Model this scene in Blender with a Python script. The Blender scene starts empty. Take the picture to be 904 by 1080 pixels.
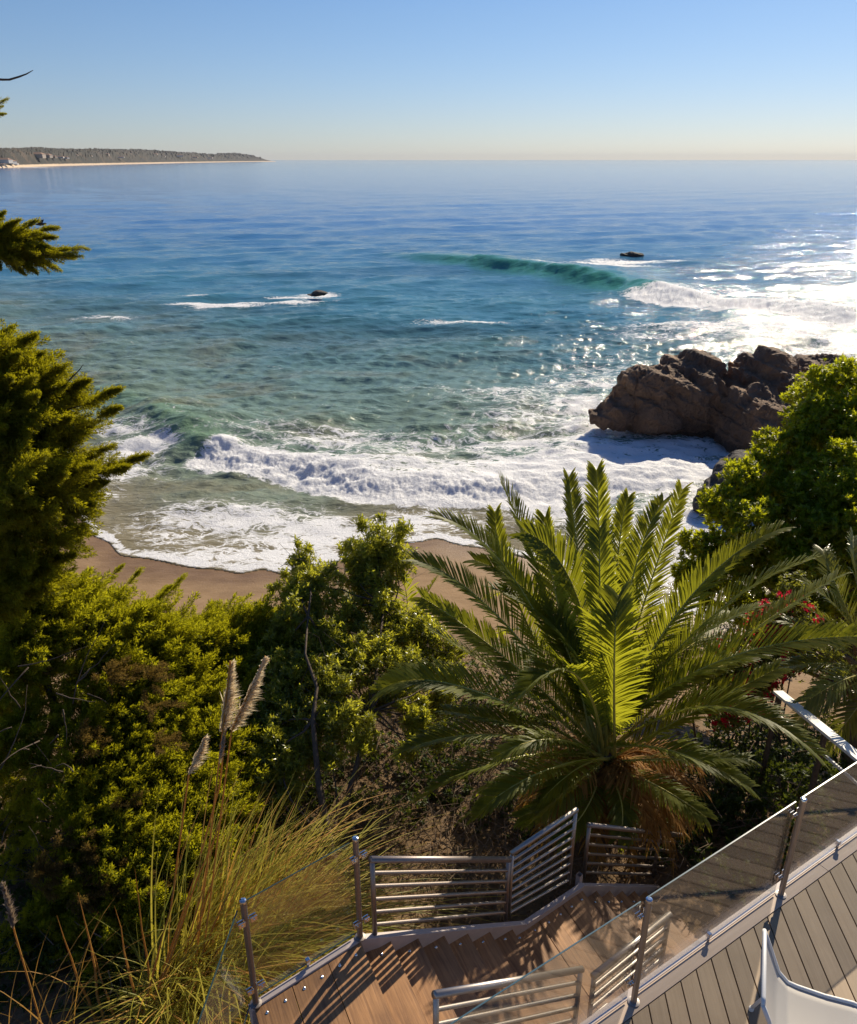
SKY_DUST = .15; SKY_OZONE = 3.0; SKY_STR = .062; EXPOSURE = 0.38; HAZE_DENS = 2.2e-5
import bpy, math, random
import numpy as np
from mathutils import Vector, Matrix
random.seed(7); rng = np.random.default_rng(11)
R = math.radians
scene = bpy.context.scene
COL = scene.collection
PI = math.pi

# ------------------------------------------------------------------ camera
CAMZ = 5.8; PITCH = R(23.66); F = 849.0; CX, CY = 452.0, 540.0
ZS = -14.2                                   # sea level
cam_d = bpy.data.cameras.new('camera'); cam = bpy.data.objects.new('camera', cam_d); COL.objects.link(cam)
cam.location = (0, 0, CAMZ); cam.rotation_euler = (PI/2-PITCH, 0, 0)
cam_d.sensor_fit = 'VERTICAL'; cam_d.sensor_height = 24; cam_d.lens = F/1080*24
cam_d.clip_start = .05; cam_d.clip_end = 80000
scene.camera = cam

def tn(py): return math.tan(math.atan((py-CY)/F)+PITCH)
def at(px, py, d):
    """world point seen at photo pixel px,py at forward distance d"""
    h = d*tn(py)
    return Vector(((px-CX)/F*(d*math.cos(PITCH)+h*math.sin(PITCH)), d, CAMZ-h))
def atz(px, py, z): return at(px, py, (CAMZ-z)/tn(py))

# ------------------------------------------------------------------ tagging
def tag(o, label=None, cat=None, group=None, kind=None):
    if label: o['label'] = label
    if cat: o['category'] = cat
    if group: o['group'] = group
    if kind: o['kind'] = kind
    return o
def empty(name, loc, label, cat, group=None):
    o = bpy.data.objects.new(name, None); COL.objects.link(o); o.location = loc
    o.empty_display_size = .2
    return tag(o, label, cat, group)
def copy_tree(o, parent=None):
    c = o.copy(); COL.objects.link(c); c.parent = parent
    for ch in [k for k in bpy.data.objects if k.parent == o]: copy_tree(ch, c)
    return c

# ------------------------------------------------------------------ mesh builder
class MB:
    def __init__(s): s.v = []; s.f = {3: [], 4: []}; s.n = 0; s.attr = []
    def add(s, V, Fc):
        V = np.asarray(V, float).reshape(-1, 3); Fc = np.asarray(Fc, int)
        if len(Fc): s.f[Fc.shape[1]].append(Fc+s.n)
        s.v.append(V); s.n += len(V)
    def addm(s, V, Q, T=None):
        V = np.asarray(V, float).reshape(-1, 3)
        if len(Q): s.f[4].append(np.asarray(Q, int)+s.n)
        if T is not None and len(T): s.f[3].append(np.asarray(T, int)+s.n)
        s.v.append(V); s.n += len(V)
    def box(s, c, size, M=None, bev=0):
        x, y, z = [k/2 for k in size]
        V = np.array([[a*x, b*y, d*z] for d in (-1, 1) for b in (-1, 1) for a in (-1, 1)])
        Q = [[0,2,3,1],[4,5,7,6],[0,1,5,4],[2,6,7,3],[0,4,6,2],[1,3,7,5]]
        if M is not None: V = V @ np.array(M).T
        s.add(V+np.array(c), Q)
    def prism(s, poly, z0, z1):
        """poly: list of xy (ccw) -> closed prism; z0,z1 scalars or lists"""
        n = len(poly)
        zz0 = z0 if hasattr(z0, '__len__') else [z0]*n
        zz1 = z1 if hasattr(z1, '__len__') else [z1]*n
        V = [[p[0], p[1], a] for p, a in zip(poly, zz0)]+[[p[0], p[1], a] for p, a in zip(poly, zz1)]
        Q = [[i, (i+1) % n, n+(i+1) % n, n+i] for i in range(n)]
        T = []
        for i in range(1, n-1): T.append([0, i+1, i]); T.append([n, n+i, n+i+1])
        s.addm(V, Q, T)
    def tube(s, pts, rad, seg=8, caps=True):
        pts = [np.array(p, float) for p in pts]; n = len(pts)
        if not hasattr(rad, '__len__'): rad = [rad]*n
        rings = []; ref = None
        for i, p in enumerate(pts):
            t = pts[min(i+1, n-1)]-pts[max(i-1, 0)]; t = t/(np.linalg.norm(t)+1e-9)
            if ref is None: ref = np.array([0, 0, 1.]) if abs(t[2]) < .9 else np.array([1., 0, 0])
            a = np.cross(t, ref); a /= np.linalg.norm(a)+1e-9; b = np.cross(t, a); ref = -b if False else np.cross(a, t)
            ang = np.arange(seg)*2*PI/seg
            rings.append(p+rad[i]*(np.outer(np.cos(ang), a)+np.outer(np.sin(ang), b)))
        V = np.concatenate(rings); Q = []
        for i in range(n-1):
            for k in range(seg):
                k2 = (k+1) % seg; Q.append([i*seg+k, (i+1)*seg+k, (i+1)*seg+k2, i*seg+k2])
        T = []
        if caps:
            V = np.concatenate([V, [pts[0], pts[-1]]]); c0 = n*seg; c1 = c0+1
            for k in range(seg):
                k2 = (k+1) % seg; T.append([c0, k, k2]); T.append([c1, (n-1)*seg+k2, (n-1)*seg+k])
        s.addm(V, Q, T)
    def place(s, PV, PF, Rm, sc, t):
        """copies of prototype verts PV/faces PF with rotations Rm(n,3,3), scales sc(n) and offsets t(n,3)"""
        PV = np.asarray(PV, float); PF = np.asarray(PF, int); n = len(t)
        if n == 0: return
        V = np.einsum('nij,kj->nki', Rm, PV)*np.asarray(sc).reshape(-1, 1, 1)+np.asarray(t)[:, None, :]
        Fc = (PF[None]+(np.arange(n)*len(PV))[:, None, None]).reshape(-1, PF.shape[1])
        s.add(V.reshape(-1, 3), Fc)
    def build(s, name, mat, parent=None, smooth=False, attrs=None, origin=None):
        V = np.concatenate(s.v); me = bpy.data.meshes.new(name)
        par_off = np.zeros(3)
        if parent is not None: par_off = np.array(world_loc(parent))
        if origin is not None: par_off = np.array(origin)
        V = V-par_off
        q = np.concatenate(s.f[4]) if s.f[4] else np.zeros((0, 4), int)
        t = np.concatenate(s.f[3]) if s.f[3] else np.zeros((0, 3), int)
        me.vertices.add(len(V)); me.vertices.foreach_set('co', V.astype(np.float32).ravel())
        nl = q.size+t.size; me.loops.add(nl)
        me.loops.foreach_set('vertex_index', np.concatenate([q.ravel(), t.ravel()]).astype(np.int32))
        me.polygons.add(len(q)+len(t))
        st = np.concatenate([np.arange(len(q))*4, q.size+np.arange(len(t))*3]).astype(np.int32)
        me.polygons.foreach_set('loop_start', st)
        me.update(calc_edges=True)
        me.polygons.foreach_set('use_smooth', np.full(len(me.polygons), bool(smooth)))
        if attrs:
            for k, a in attrs.items():
                a = np.asarray(a, np.float32)
                if a.ndim == 1:
                    at_ = me.attributes.new(k, 'FLOAT', 'POINT'); at_.data.foreach_set('value', a)
                else:
                    at_ = me.attributes.new(k, 'FLOAT_COLOR', 'POINT')
                    at_.data.foreach_set('color', np.concatenate([a, np.ones((len(a), 1), np.float32)], 1).ravel())
        o = bpy.data.objects.new(name, me); COL.objects.link(o)
        if mat: me.materials.append(mat)
        if parent is not None: o.parent = parent
        elif origin is not None: o.location = origin
        return o
def world_loc(o):
    v = Vector((0, 0, 0))
    while o is not None: v = v+o.location; o = o.parent
    return v
def bevel(o, w=.004, seg=2):
    m = o.modifiers.new('bevel', 'BEVEL'); m.width = w; m.segments = seg; m.limit_method = 'ANGLE'; m.angle_limit = R(40)
    return o

# ------------------------------------------------------------------ noise
def _h(ix, iy, seed):
    h = (ix.astype(np.int64)*374761393+iy.astype(np.int64)*668265263+seed*974634777) & 0xffffffff
    h = ((h ^ (h >> 13))*1274126177) & 0xffffffff
    h = (h ^ (h >> 16)) & 0xffffffff
    return h/4294967295.0
def vn(x, y, seed=0):
    ix = np.floor(x); iy = np.floor(y); fx = x-ix; fy = y-iy
    fx = fx*fx*fx*(fx*(fx*6-15)+10); fy = fy*fy*fy*(fy*(fy*6-15)+10)
    a = _h(ix, iy, seed); b = _h(ix+1, iy, seed); c = _h(ix, iy+1, seed); d = _h(ix+1, iy+1, seed)
    return (a*(1-fx)+b*fx)*(1-fy)+(c*(1-fx)+d*fx)*fy
def fbm(x, y, o=4, seed=0, g=.5):
    s = 0; a = 1; n = 0
    for i in range(o):
        s = s+a*vn(x, y, seed+i*17); n += a; a *= g; x = x*2.03+13.7; y = y*2.03-7.1
    return s/n
def sst(a, b, x):
    t = np.clip((x-a)/(b-a), 0, 1); return t*t*(3-2*t)

# ------------------------------------------------------------------ material helpers
class NT:
    def __init__(s, name):
        s.m = bpy.data.materials.new(name); s.m.use_nodes = True; s.t = s.m.node_tree; s.t.nodes.clear()
        s.out = s.t.nodes.new('ShaderNodeOutputMaterial')
    def n(s, typ, **kw):
        nd = s.t.nodes.new('ShaderNode'+typ)
        for k, v in kw.items():
            if k.startswith('i_'):
                key = k[2:]; key = int(key) if key.isdigit() else key.replace('_', ' ')
                s.put(nd.inputs[key], v)
            else: setattr(nd, k, v)
        return nd
    def put(s, sock, v):
        if isinstance(v, bpy.types.NodeSocket): s.t.links.new(v, sock)
        elif isinstance(v, (tuple, list)) and len(v) == 3 and sock.type == 'RGBA': sock.default_value = (*v, 1)
        else: sock.default_value = v
    def math(s, op, a, b=None, clamp=False):
        nd = s.t.nodes.new('ShaderNodeMath'); nd.operation = op; nd.use_clamp = clamp
        s.put(nd.inputs[0], a)
        if b is not None: s.put(nd.inputs[1], b)
        return nd.outputs[0]
    def mixc(s, f, a, b, mode='MIX'):
        nd = s.t.nodes.new('ShaderNodeMix'); nd.data_type = 'RGBA'; nd.blend_type = mode
        s.put(nd.inputs[0], f); s.put(nd.inputs[6], a); s.put(nd.inputs[7], b); return nd.outputs[2]
    def ramp(s, f, stops):
        nd = s.t.nodes.new('ShaderNodeValToRGB'); s.put(nd.inputs[0], f); e = nd.color_ramp.elements
        while len(e) < len(stops): e.new(.5)
        for el, (p, c) in zip(e, stops): el.position = p; el.color = (*c, 1) if len(c) == 3 else c
        return nd.outputs[0]
    def noise(s, vec, scale, detail=4, rough=.5, dist=0):
        nd = s.n('TexNoise', i_Scale=scale, i_Detail=detail, i_Roughness=rough, i_Distortion=dist)
        if vec is not None: s.put(nd.inputs['Vector'], vec)
        return nd.outputs[0]
    def pos(s): return s.n('NewGeometry').outputs['Position']
    def mapped(s, vec, scale=(1,1,1), rot=(0,0,0)):
        nd = s.n('Mapping', i_Vector=vec); nd.inputs['Scale'].default_value = scale; nd.inputs['Rotation'].default_value = rot
        return nd.outputs[0]
    def bump(s, h, strength=.5, dist=.01, normal=None):
        nd = s.n('Bump', i_Height=h, i_Strength=strength, i_Distance=dist)
        if normal is not None: s.put(nd.inputs['Normal'], normal)
        return nd.outputs[0]
    def bsdf(s, **kw):
        b = s.n('BsdfPrincipled')
        for k, v in kw.items(): s.put(b.inputs[k.replace('_', ' ')], v)
        s.t.links.new(b.outputs[0], s.out.inputs[0]); return b
    def surf(s, sh): s.t.links.new(sh, s.out.inputs[0]); return s.m

def mat_leaf(name, c1, c2, tr, trans=.45, rough=.45, spec=.4, noise_scale=1.2):
    n = NT(name)
    rnd = n.n('NewGeometry').outputs['Random Per Island']
    big = n.noise(n.pos(), noise_scale, 2)
    f = n.math('ADD', n.math('MULTIPLY', rnd, .6), n.math('MULTIPLY', big, .5), True)
    col = n.ramp(f, [(.15, c1), (.85, c2)])
    b = n.n('BsdfPrincipled', i_Base_Color=col, i_Roughness=rough)
    b.inputs['Specular IOR Level'].default_value = spec
    tcol = n.mixc(f, tuple(k*.75 for k in tr), tr)
    t = n.n('BsdfTranslucent', i_Color=tcol)
    mx = n.n('MixShader', i_Fac=trans); n.t.links.new(b.outputs[0], mx.inputs[1]); n.t.links.new(t.outputs[0], mx.inputs[2])
    return n.surf(mx.outputs[0])
def mat_plain(name, col, rough=.5, metal=0, bump=0, bscale=40, var=.15, spec=.5):
    n = NT(name)
    nz = n.noise(n.pos(), bscale, 4)
    c = n.mixc(nz, tuple(k*(1-var) for k in col), tuple(min(1, k*(1+var)) for k in col))
    kw = dict(Base_Color=c, Roughness=rough, Metallic=metal)
    if bump: kw['Normal'] = n.bump(nz, bump, .01)
    b = n.bsdf(**kw); b.inputs['Specular IOR Level'].default_value = spec
    return n.m

M = {}
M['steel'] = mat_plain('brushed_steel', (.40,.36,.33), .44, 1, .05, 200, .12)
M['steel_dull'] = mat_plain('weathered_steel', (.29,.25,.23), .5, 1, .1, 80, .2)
M['chrome'] = mat_plain('polished_steel', (.7,.68,.66), .12, 1, 0, 30, .05)
M['painted_steel'] = mat_plain('painted_stringer', (.42,.35,.33), .5, 0, .08, 30, .12)
M['white'] = mat_plain('white_paint', (.72,.71,.68), .45, 0, .03, 60, .06)
M['bark'] = mat_plain('bark', (.085,.06,.042), .9, 0, .8, 25, .45)
M['bark_light'] = mat_plain('pale_bark', (.16,.12,.085), .9, 0, .8, 25, .4)
M['twig'] = mat_plain('dry_twig', (.17,.115,.075), .9, 0, .2, 30, .4)
M['cypress'] = mat_leaf('cypress_scale_leaf', (.03,.045,.006), (.17,.175,.013), (.60,.55,.015), .44, .6, .15, 2.5)
M['juniper'] = mat_leaf('juniper_scale_leaf', (.035,.055,.006), (.21,.225,.015), (.72,.68,.02), .46, .6, .15, 2.5)
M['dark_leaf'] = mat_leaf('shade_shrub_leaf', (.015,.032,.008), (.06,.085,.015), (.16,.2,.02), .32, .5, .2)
M['myrtle'] = mat_leaf('glossy_small_leaf', (.06,.085,.012), (.26,.27,.045), (.72,.70,.05), .5, .28, .5, 2.5)
M['broad'] = mat_leaf('bright_round_leaf', (.05,.09,.006), (.19,.24,.012), (.68,.70,.02), .52, .38, .35, 2)
M['palm'] = mat_leaf('palm_leaflet', (.055,.075,.010), (.15,.165,.018), (.56,.56,.03), .46, .5, .28, 2)
M['rachis'] = mat_plain('palm_rachis', (.45,.38,.07), .45, 0, 0, 20, .2)
M['dead_palm'] = mat_leaf('dead_palm_leaflet', (.13,.06,.015), (.40,.22,.06), (.70,.38,.07), .45, .7, .2)
M['grass'] = mat_leaf('pampas_blade', (.15,.20,.02), (.58,.48,.08), (.85,.72,.09), .5, .45, .3)
M['grass_dry'] = mat_leaf('dry_pampas_blade', (.34,.16,.03), (.55,.32,.08), (.75,.4,.07), .4, .6, .3)
M['plume'] = mat_leaf('pampas_plume', (.70,.53,.32), (.88,.74,.50), (.9,.76,.52), .55, .8, .1)
M['plume_dark'] = mat_leaf('grey_brown_pampas_plume', (.25,.19,.15), (.38,.3,.23), (.4,.3,.2), .4, .8, .1)  # grey brown plume tone
M['red'] = mat_leaf('red_bract', (.5,.01,.03), (.75,.02,.06), (.8,.03,.06), .45, .5, .3)
M['bush_y'] = mat_leaf('yellow_green_leaf', (.08,.10,.015), (.18,.2,.03), (.38,.38,.04), .42, .45, .3)

def mat_wood(name, c1, c2, dirv, scale=1.0, rough=.6, pitch=None, blotch=.3):
    """plank grain running along the horizontal direction dirv"""
    n = NT(name); a = math.atan2(dirv[1], dirv[0])
    p = n.mapped(n.n('VectorRotate', rotation_type='Z_AXIS', i_Vector=n.pos(), i_Angle=-a).outputs[0], (2.2*scale, 42*scale, 42*scale))
    g = n.noise(p, 1.0, 6, .65, .6)
    g2 = n.noise(n.pos(), 3.0, 4)
    f = n.math('ADD', n.math('MULTIPLY', g, 1-blotch), n.math('MULTIPLY', g2, blotch))
    rnd = n.n('NewGeometry').outputs['Random Per Island']
    c = n.ramp(f, [(.3, c1), (.7, c2)])
    ob_ = n.n('ObjectInfo').outputs['Random']
    v = n.math('ADD', n.math('MULTIPLY', n.math('ADD', rnd, ob_), .30), .70)
    hsv = n.n('HueSaturation', i_Color=c, i_Value=v)
    n.bsdf(Base_Color=hsv.outputs[0], Roughness=rough, Normal=n.bump(g, .35, .004))
    return n.m
# ================================================================== LIGHT AND SKY
SUN_AZ = R(30); SUN_EL = R(31)          # sun ahead of the camera, to the right
w = bpy.data.worlds.new('World'); scene.world = w; w.use_nodes = True
wt = w.node_tree; wt.nodes.clear()
wo = wt.nodes.new('ShaderNodeOutputWorld'); bg = wt.nodes.new('ShaderNodeBackground')
sk = wt.nodes.new('ShaderNodeTexSky'); sk.sky_type = 'NISHITA'; sk.sun_disc = False
sk.sun_elevation = SUN_EL; sk.sun_rotation = SUN_AZ; sk.altitude = 20
sk.air_density = 1.0; sk.dust_density = SKY_DUST; sk.ozone_density = SKY_OZONE
bg.inputs[1].default_value = SKY_STR
hs_ = wt.nodes.new('ShaderNodeHueSaturation'); hs_.inputs['Saturation'].default_value = 1.0; wt.links.new(sk.outputs[0], hs_.inputs['Color'])
mxs = wt.nodes.new('ShaderNodeMix'); mxs.data_type = 'RGBA'; mxs.blend_type = 'MULTIPLY'; mxs.inputs[0].default_value = 1.0; mxs.inputs[7].default_value = (1,1,1,1)
tc_ = wt.nodes.new('ShaderNodeTexCoord'); sx_ = wt.nodes.new('ShaderNodeSeparateXYZ'); wt.links.new(tc_.outputs['Generated'], sx_.inputs[0])
rp_ = wt.nodes.new('ShaderNodeValToRGB'); wt.links.new(sx_.outputs[2], rp_.inputs[0]); re_ = rp_.color_ramp.elements
while len(re_) < 4: re_.new(.5)
for e_, (p_, c_) in zip(re_, [(0.0, (.78,.87,1.14)), (.05, (.78,.86,1.12)), (.14, (.76,.88,1.10)), (.30, (.66,.90,1.24))]): e_.position = p_; e_.color = (*c_, 1)
wt.links.new(rp_.outputs[0], mxs.inputs[7])
wt.links.new(hs_.outputs[0], mxs.inputs[6]); wt.links.new(mxs.outputs[2], bg.inputs[0]); wt.links.new(bg.outputs[0], wo.inputs[0])
sl = bpy.data.lights.new('sun', 'SUN'); sun = bpy.data.objects.new('sun', sl); COL.objects.link(sun)
sl.energy = 5.0; sl.angle = R(.53); sl.color = (1, .87, .66)
sd = Vector((math.sin(SUN_AZ)*math.cos(SUN_EL), math.cos(SUN_AZ)*math.cos(SUN_EL), math.sin(SUN_EL)))
sun.rotation_euler = sd.to_track_quat('Z', 'Y').to_euler()
scene.view_settings.view_transform = 'Standard'; scene.view_settings.look = 'None'
scene.view_settings.exposure = EXPOSURE; scene.view_settings.gamma = 1
scene.render.engine = 'CYCLES'
try:
    scene.cycles.max_bounces = 8; scene.cycles.transparent_max_bounces = 12; scene.cycles.volume_bounces = 0
    scene.cycles.sample_clamp_indirect = 4
except Exception: pass

# ================================================================== GROUND
shore_px = [(20,500),(85,548),(100,562),(125,582),(200,600),(290,604),(330,600),(400,577),(450,566),(520,578),(600,600),(690,640)]
sw = [atz(x, y, ZS+.25) for x, y in shore_px]
shx = np.array([-260,-90,-45]+[p.x for p in sw]+[19,27,34,46,70,260]); shy = np.array([230,95,62]+[p.y for p in sw]+[31,33,42,60,80,170])
_fx = np.linspace(-260, 260, 5201); _fy = np.interp(_fx, shx, shy)
_k = np.hanning(41); _k /= _k.sum(); _fy = np.convolve(np.pad(_fy, 20, 'edge'), _k, 'valid')
_fy = _fy+.55*(fbm(_fx*.5, _fx*0+1.3, 3, 6)-.5)+.2*np.sin(_fx*1.3+np.sin(_fx*.7)*2)
def Yshore(x): return np.interp(x, _fx, _fy)
def ground(x, y):
    t = Yshore(x)+.9*(fbm(x*.35, y*0+3, 2, 5)-.5)-y
    z = ZS+.18+.055*t
    hill = np.maximum(t-9.0, 0)
    up = hill*.52
    # smooth toe, rough slope
    up = np.where(hill < 3, hill*hill/6*.52, (hill-1.5)*.52)
    z = z+up+(fbm(x*.35, y*.35, 4, 3)-.5)*np.clip(hill/4, 0, 1)*1.1+(fbm(x*2.2, y*2.2, 3, 9)-.5)*np.clip(hill/4, 0, 1)*.22
    z = z+(fbm(x*.25, y*.5, 3, 21)-.5)*.16*np.clip(1-hill/4, 0, 1)*np.clip(t/3, 0, 1)
    cap = -2.05+(fbm(x*.8, y*.8, 3, 31)-.5)*.25
    # the hill flattens under the deck
    z = np.where(z > cap-.6, cap-.6*np.exp(-(z-cap+.6)/.6), z)
    return np.maximum(z, ZS-3)
_gx = np.linspace(-20, 30, 501); _gy = np.linspace(-5, 45, 501); _gz = ground(*[q.ravel() for q in np.meshgrid(_gx, _gy)]).reshape(501, 501)
def G(x, y):
    fx = min(max((float(x)+20)*10, 0), 499.99); fy = min(max((float(y)+5)*10, 0), 499.99); ix, iy = int(fx), int(fy); fx -= ix; fy -= iy
    return float((_gz[iy,ix]*(1-fx)+_gz[iy,ix+1]*fx)*(1-fy)+(_gz[iy+1,ix]*(1-fx)+_gz[iy+1,ix+1]*fx)*fy)
def grid(xs, ys):
    X, Y = np.meshgrid(xs, ys); nx, ny = len(xs), len(ys)
    i = np.arange(nx-1)[None]+np.arange(ny-1)[:, None]*nx
    Q = np.stack([i, i+1, i+nx+1, i+nx], -1).reshape(-1, 4)
    return X.ravel(), Y.ravel(), Q
xs = np.concatenate([np.linspace(-260,-45,40)[:-1], np.linspace(-45,30,420)[:-1], np.linspace(30,260,46)])
ys = np.concatenate([np.linspace(-80,2,30)[:-1], np.linspace(2,16,190)[:-1], np.linspace(16,62,300)[:-1], np.linspace(62,240,60)])
X, Y, Q = grid(xs, ys); Z = ground(X, Y)
T = Yshore(X)-Y
wet = 1-sst(-.2, 5.5, T+2.2*(fbm(X*.25, Y*.4, 3, 44)-.5))
hillm = sst(8.5, 11, T)
b = MB(); b.add(np.stack([X, Y, Z], 1), Q)
n = NT('sand_and_soil')
P = n.pos()
wa = n.n('Attribute', attribute_name='wet').outputs['Fac']; ha = n.n('Attribute', attribute_name='hill').outputs['Fac']
fine = n.noise(P, 9, 8, .7); mid = n.noise(n.mapped(P, (.7, 1.6, 1)), 1.1, 5, .6); speck = n.noise(P, 60, 3, .8)
dry = n.ramp(mid, [(.3, (.25,.155,.075)), (.7, (.33,.215,.115))])
wetc = n.ramp(mid, [(.3, (.16,.088,.032)), (.7, (.235,.14,.06))])
c = n.mixc(wa, dry, wetc)
peb = n.ramp(n.noise(P, 26, 2, .8), [(.66, (0,0,0)), (.70, (1,1,1))])
c = n.mixc(n.math('MULTIPLY', peb, .6), c, (.42,.35,.27))
soil = n.ramp(fine, [(.3, (.09,.055,.026)), (.55, (.17,.108,.055)), (.75, (.26,.175,.10))])
c = n.mixc(ha, c, soil)
rg = n.math('SUBTRACT', .92, n.math('MULTIPLY', wa, .5))
b1 = n.bump(n.math('ADD', n.math('MULTIPLY', fine, .6), mid), .6, .06)
bb = n.bsdf(Base_Color=c, Roughness=rg, Normal=b1); bb.inputs['Specular IOR Level'].default_value = .35
g_o = b.build('ground', n.m, smooth=True, attrs={'wet': wet, 'hill': hillm}); tag(g_o, kind='structure')

# ================================================================== SEA
def W(px, py): p = atz(px, py, ZS+.3); return (p.x, p.y)
def poly_dist(X, Y, pts):
    """signed distance to a polyline (positive on the shore side = towards the camera) and arc parameter 0..1 (clamped, with overshoot distance)"""
    best = np.full(X.shape, 1e9); sd_ = np.zeros_like(X); par = np.zeros_like(X); L = [0]
    for a, c_ in zip(pts[:-1], pts[1:]): L.append(L[-1]+math.hypot(c_[0]-a[0], c_[1]-a[1]))
    for k, (a, c_) in enumerate(zip(pts[:-1], pts[1:])):
        ax, ay = a; dx, dy = c_[0]-ax, c_[1]-ay; l2 = dx*dx+dy*dy
        t = np.clip(((X-ax)*dx+(Y-ay)*dy)/l2, 0, 1)
        d = np.hypot(X-ax-t*dx, Y-ay-t*dy); sg = np.sign(dy*(X-ax)-dx*(Y-ay))  # + = right of travel = towards camera for left-to-right lines
        m = d < best; best = np.where(m, d, best); sd_ = np.where(m, sg*d, sd_); par = np.where(m, (L[k]+t*(L[k+1]-L[k]))/L[-1], par)
    return sd_, par
def par_at(pts, k):
    L = [0]
    for a, c_ in zip(pts[:-1], pts[1:]): L.append(L[-1]+math.hypot(c_[0]-a[0], c_[1]-a[1]))
    i_ = int(k); return (L[i_]+(k-i_)*(L[min(i_+1, len(L)-1)]-L[i_]))/L[-1]
NC = 1150
u = np.linspace(-.86, .86, NC)
h_ = CAMZ-ZS
# rows from pixel spacing
rows = []
y = 31.0
while y < 30000:
    rows.append(y); y += max(.13, .62*y*y/(753*h_)) if y < 400 else .62*y*y/(753*h_)
rows = np.array(rows+[30000.]); NR = len(rows)
U, Yg = np.meshgrid(u, rows); Xg = U*(Yg+4.0)
X = Xg.ravel(); Y = Yg.ravel()
sp = np.interp(Y, rows, np.gradient(rows))           # local row spacing for fading detail
i = np.arange(NC-1)[None]+np.arange(NR-1)[:, None]*NC
Q = np.stack([i, i+1, i+NC+1, i+NC], -1).reshape(-1, 4)
near = 1/(1+(np.maximum(Y-35, 0)/60)**1.0)
T = Yshore(X)-Y; depth = np.clip(-T, 0, None)
z = np.zeros_like(X)
r2 = np.random.default_rng(3)
for k in range(34):
    lam = 1.3*1.14**k; 
    if lam > 40: break
    ang = -PI/2+R(18)+r2.normal(0, .5); kx, ky = math.cos(ang)*2*PI/lam, math.sin(ang)*2*PI/lam
    a = .019*lam**.55*np.where(Y > 90, .6+.4*np.exp(-(Y-90)/60), 1)
    fade = np.clip(lam/(sp*3.2)-.3, 0, 1)
    mod = .35+1.3*vn(X/lam*.35+k*9.1, Y/lam*.35, 70+k)
    z += a*fade*mod*np.sin(kx*X+ky*Y+r2.uniform(0, 6.28)+2.5*vn(X/lam*.5, Y/lam*.5, 200+k))
calm = .25+.75*sst(2, 14, depth)
z = z+np.clip(1-sp*1.5, 0, 1)*.22*(1-2*np.abs(fbm(X*.55, Y*.9, 4, 301)-.5))
z *= calm
foam = np.zeros_like(X); green = np.zeros_like(X)
def gauss(px, py, rx, ry, rot=0):
    cx, cy = W(px, py); dx, dy = X-cx, Y-cy; c_, s_ = math.cos(rot), math.sin(rot)
    a = (dx*c_+dy*s_)/rx; b_ = (-dx*s_+dy*c_)/ry
    return np.exp(-(a*a+b_*b_))
wob = (fbm(X*.25, Y*.25, 4, 91)-.5)
# --- breaking wave near the beach
w1 = [W(*p) for p in [(60,395),(110,412),(150,425),(180,442),(215,466),(260,474),(320,484),(390,500),(450,507),(520,509),(600,505),(690,490)]]
d1, s1 = poly_dist(X, Y, w1); d1 = d1+wob*1.2
A1 = .78*sst(0.0, .25, s1)*(1-.6*sst(.8, 1, s1))
prof = np.where(d1 < 0, np.exp(-(d1/5.5)**2), np.exp(-(d1/1.9)**2)); z += A1*prof
k1_ = par_at(w1, 4.15); brk = sst(k1_-.012, k1_+.03, s1)
lump = fbm(X*1.6, Y*1.6, 5, 12, .6)
roll = np.exp(-((d1-1.9)/1.9)**2)*brk*(1-.3*sst(.8, 1, s1))
z += roll*(.18+.34*(lump-.4))+roll*.20*(fbm(X*6, Y*6, 4, 14, .65)-.5)
foam = np.maximum(foam, 1.25*np.exp(-((d1-1.7)/2.5)**4)*brk)
foam = np.maximum(foam, .76*brk*np.where(d1 < 0, np.exp(-(d1/6)**2), 0)*(.6+.8*sst(.5,.9,s1)))
foam = np.maximum(foam, .36*sst(.1, .3, s1)*np.where(d1 < 0, np.exp(-(d1/9)**2), 0))
green = np.maximum(green, .8*sst(.02,.2,s1)*(1-sst(k1_,k1_+.04,s1))*np.exp(-((d1-.4)/1.7)**2))
# --- second swell just behind, glassy green
w1b = [W(*p) for p in [(400,462),(450,458),(500,452),(550,446),(600,446),(660,455)]]
d2, s2 = poly_dist(X, Y, w1b); d2 += wob
A2 = .75*sst(0, .3, s2)*(1-sst(.85, 1, s2))
z += A2*np.where(d2 < 0, np.exp(-(d2/5)**2), np.exp(-(d2/2.2)**2))
green = np.maximum(green, .5*A2*np.exp(-((d2-1)/2)**2))
foam = np.maximum(foam, .42*sst(.1,.4,s2)*np.exp(-((d2-.5)/4)**2))
# --- larger wave further out
w3 = [W(*p) for p in [(330,262),(430,268),(500,276),(560,284),(640,296),(690,307),(740,315),(830,322),(940,338),(1040,350)]]
d3, s3 = poly_dist(X, Y, w3); d3 += wob*2.5
k3_ = par_at(w3, 4.9)
A3 = 1.9*sst(.08, .38, s3)*(1-.45*sst(.55, .8, s3))
z += A3*np.where(d3 < 0, np.exp(-(d3/11)**2), np.exp(-(d3/3.2)**2))
green = np.maximum(green, 1.0*sst(.1, .35, s3)*(1-sst(k3_,k3_+.05,s3))*np.exp(-((d3-2.2)/3.6)**2))
b3 = sst(k3_-.01, k3_+.03, s3)
roll = np.exp(-((d3-4)/3.6)**2)*b3; z += roll*(.3+1.0*(fbm(X*1.3, Y*1.3, 5, 15, .65)-.4))*.7*(1-.5*sst(.75,.9,s3))
foam = np.maximum(foam, 1.15*np.exp(-((d3-3.5)/5)**4)*b3*(1-.25*sst(.7,.85,s3)))
foam = np.maximum(foam, .5*b3*np.where(d3 < 0, np.exp(-(d3/16)**2), 0))
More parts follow.
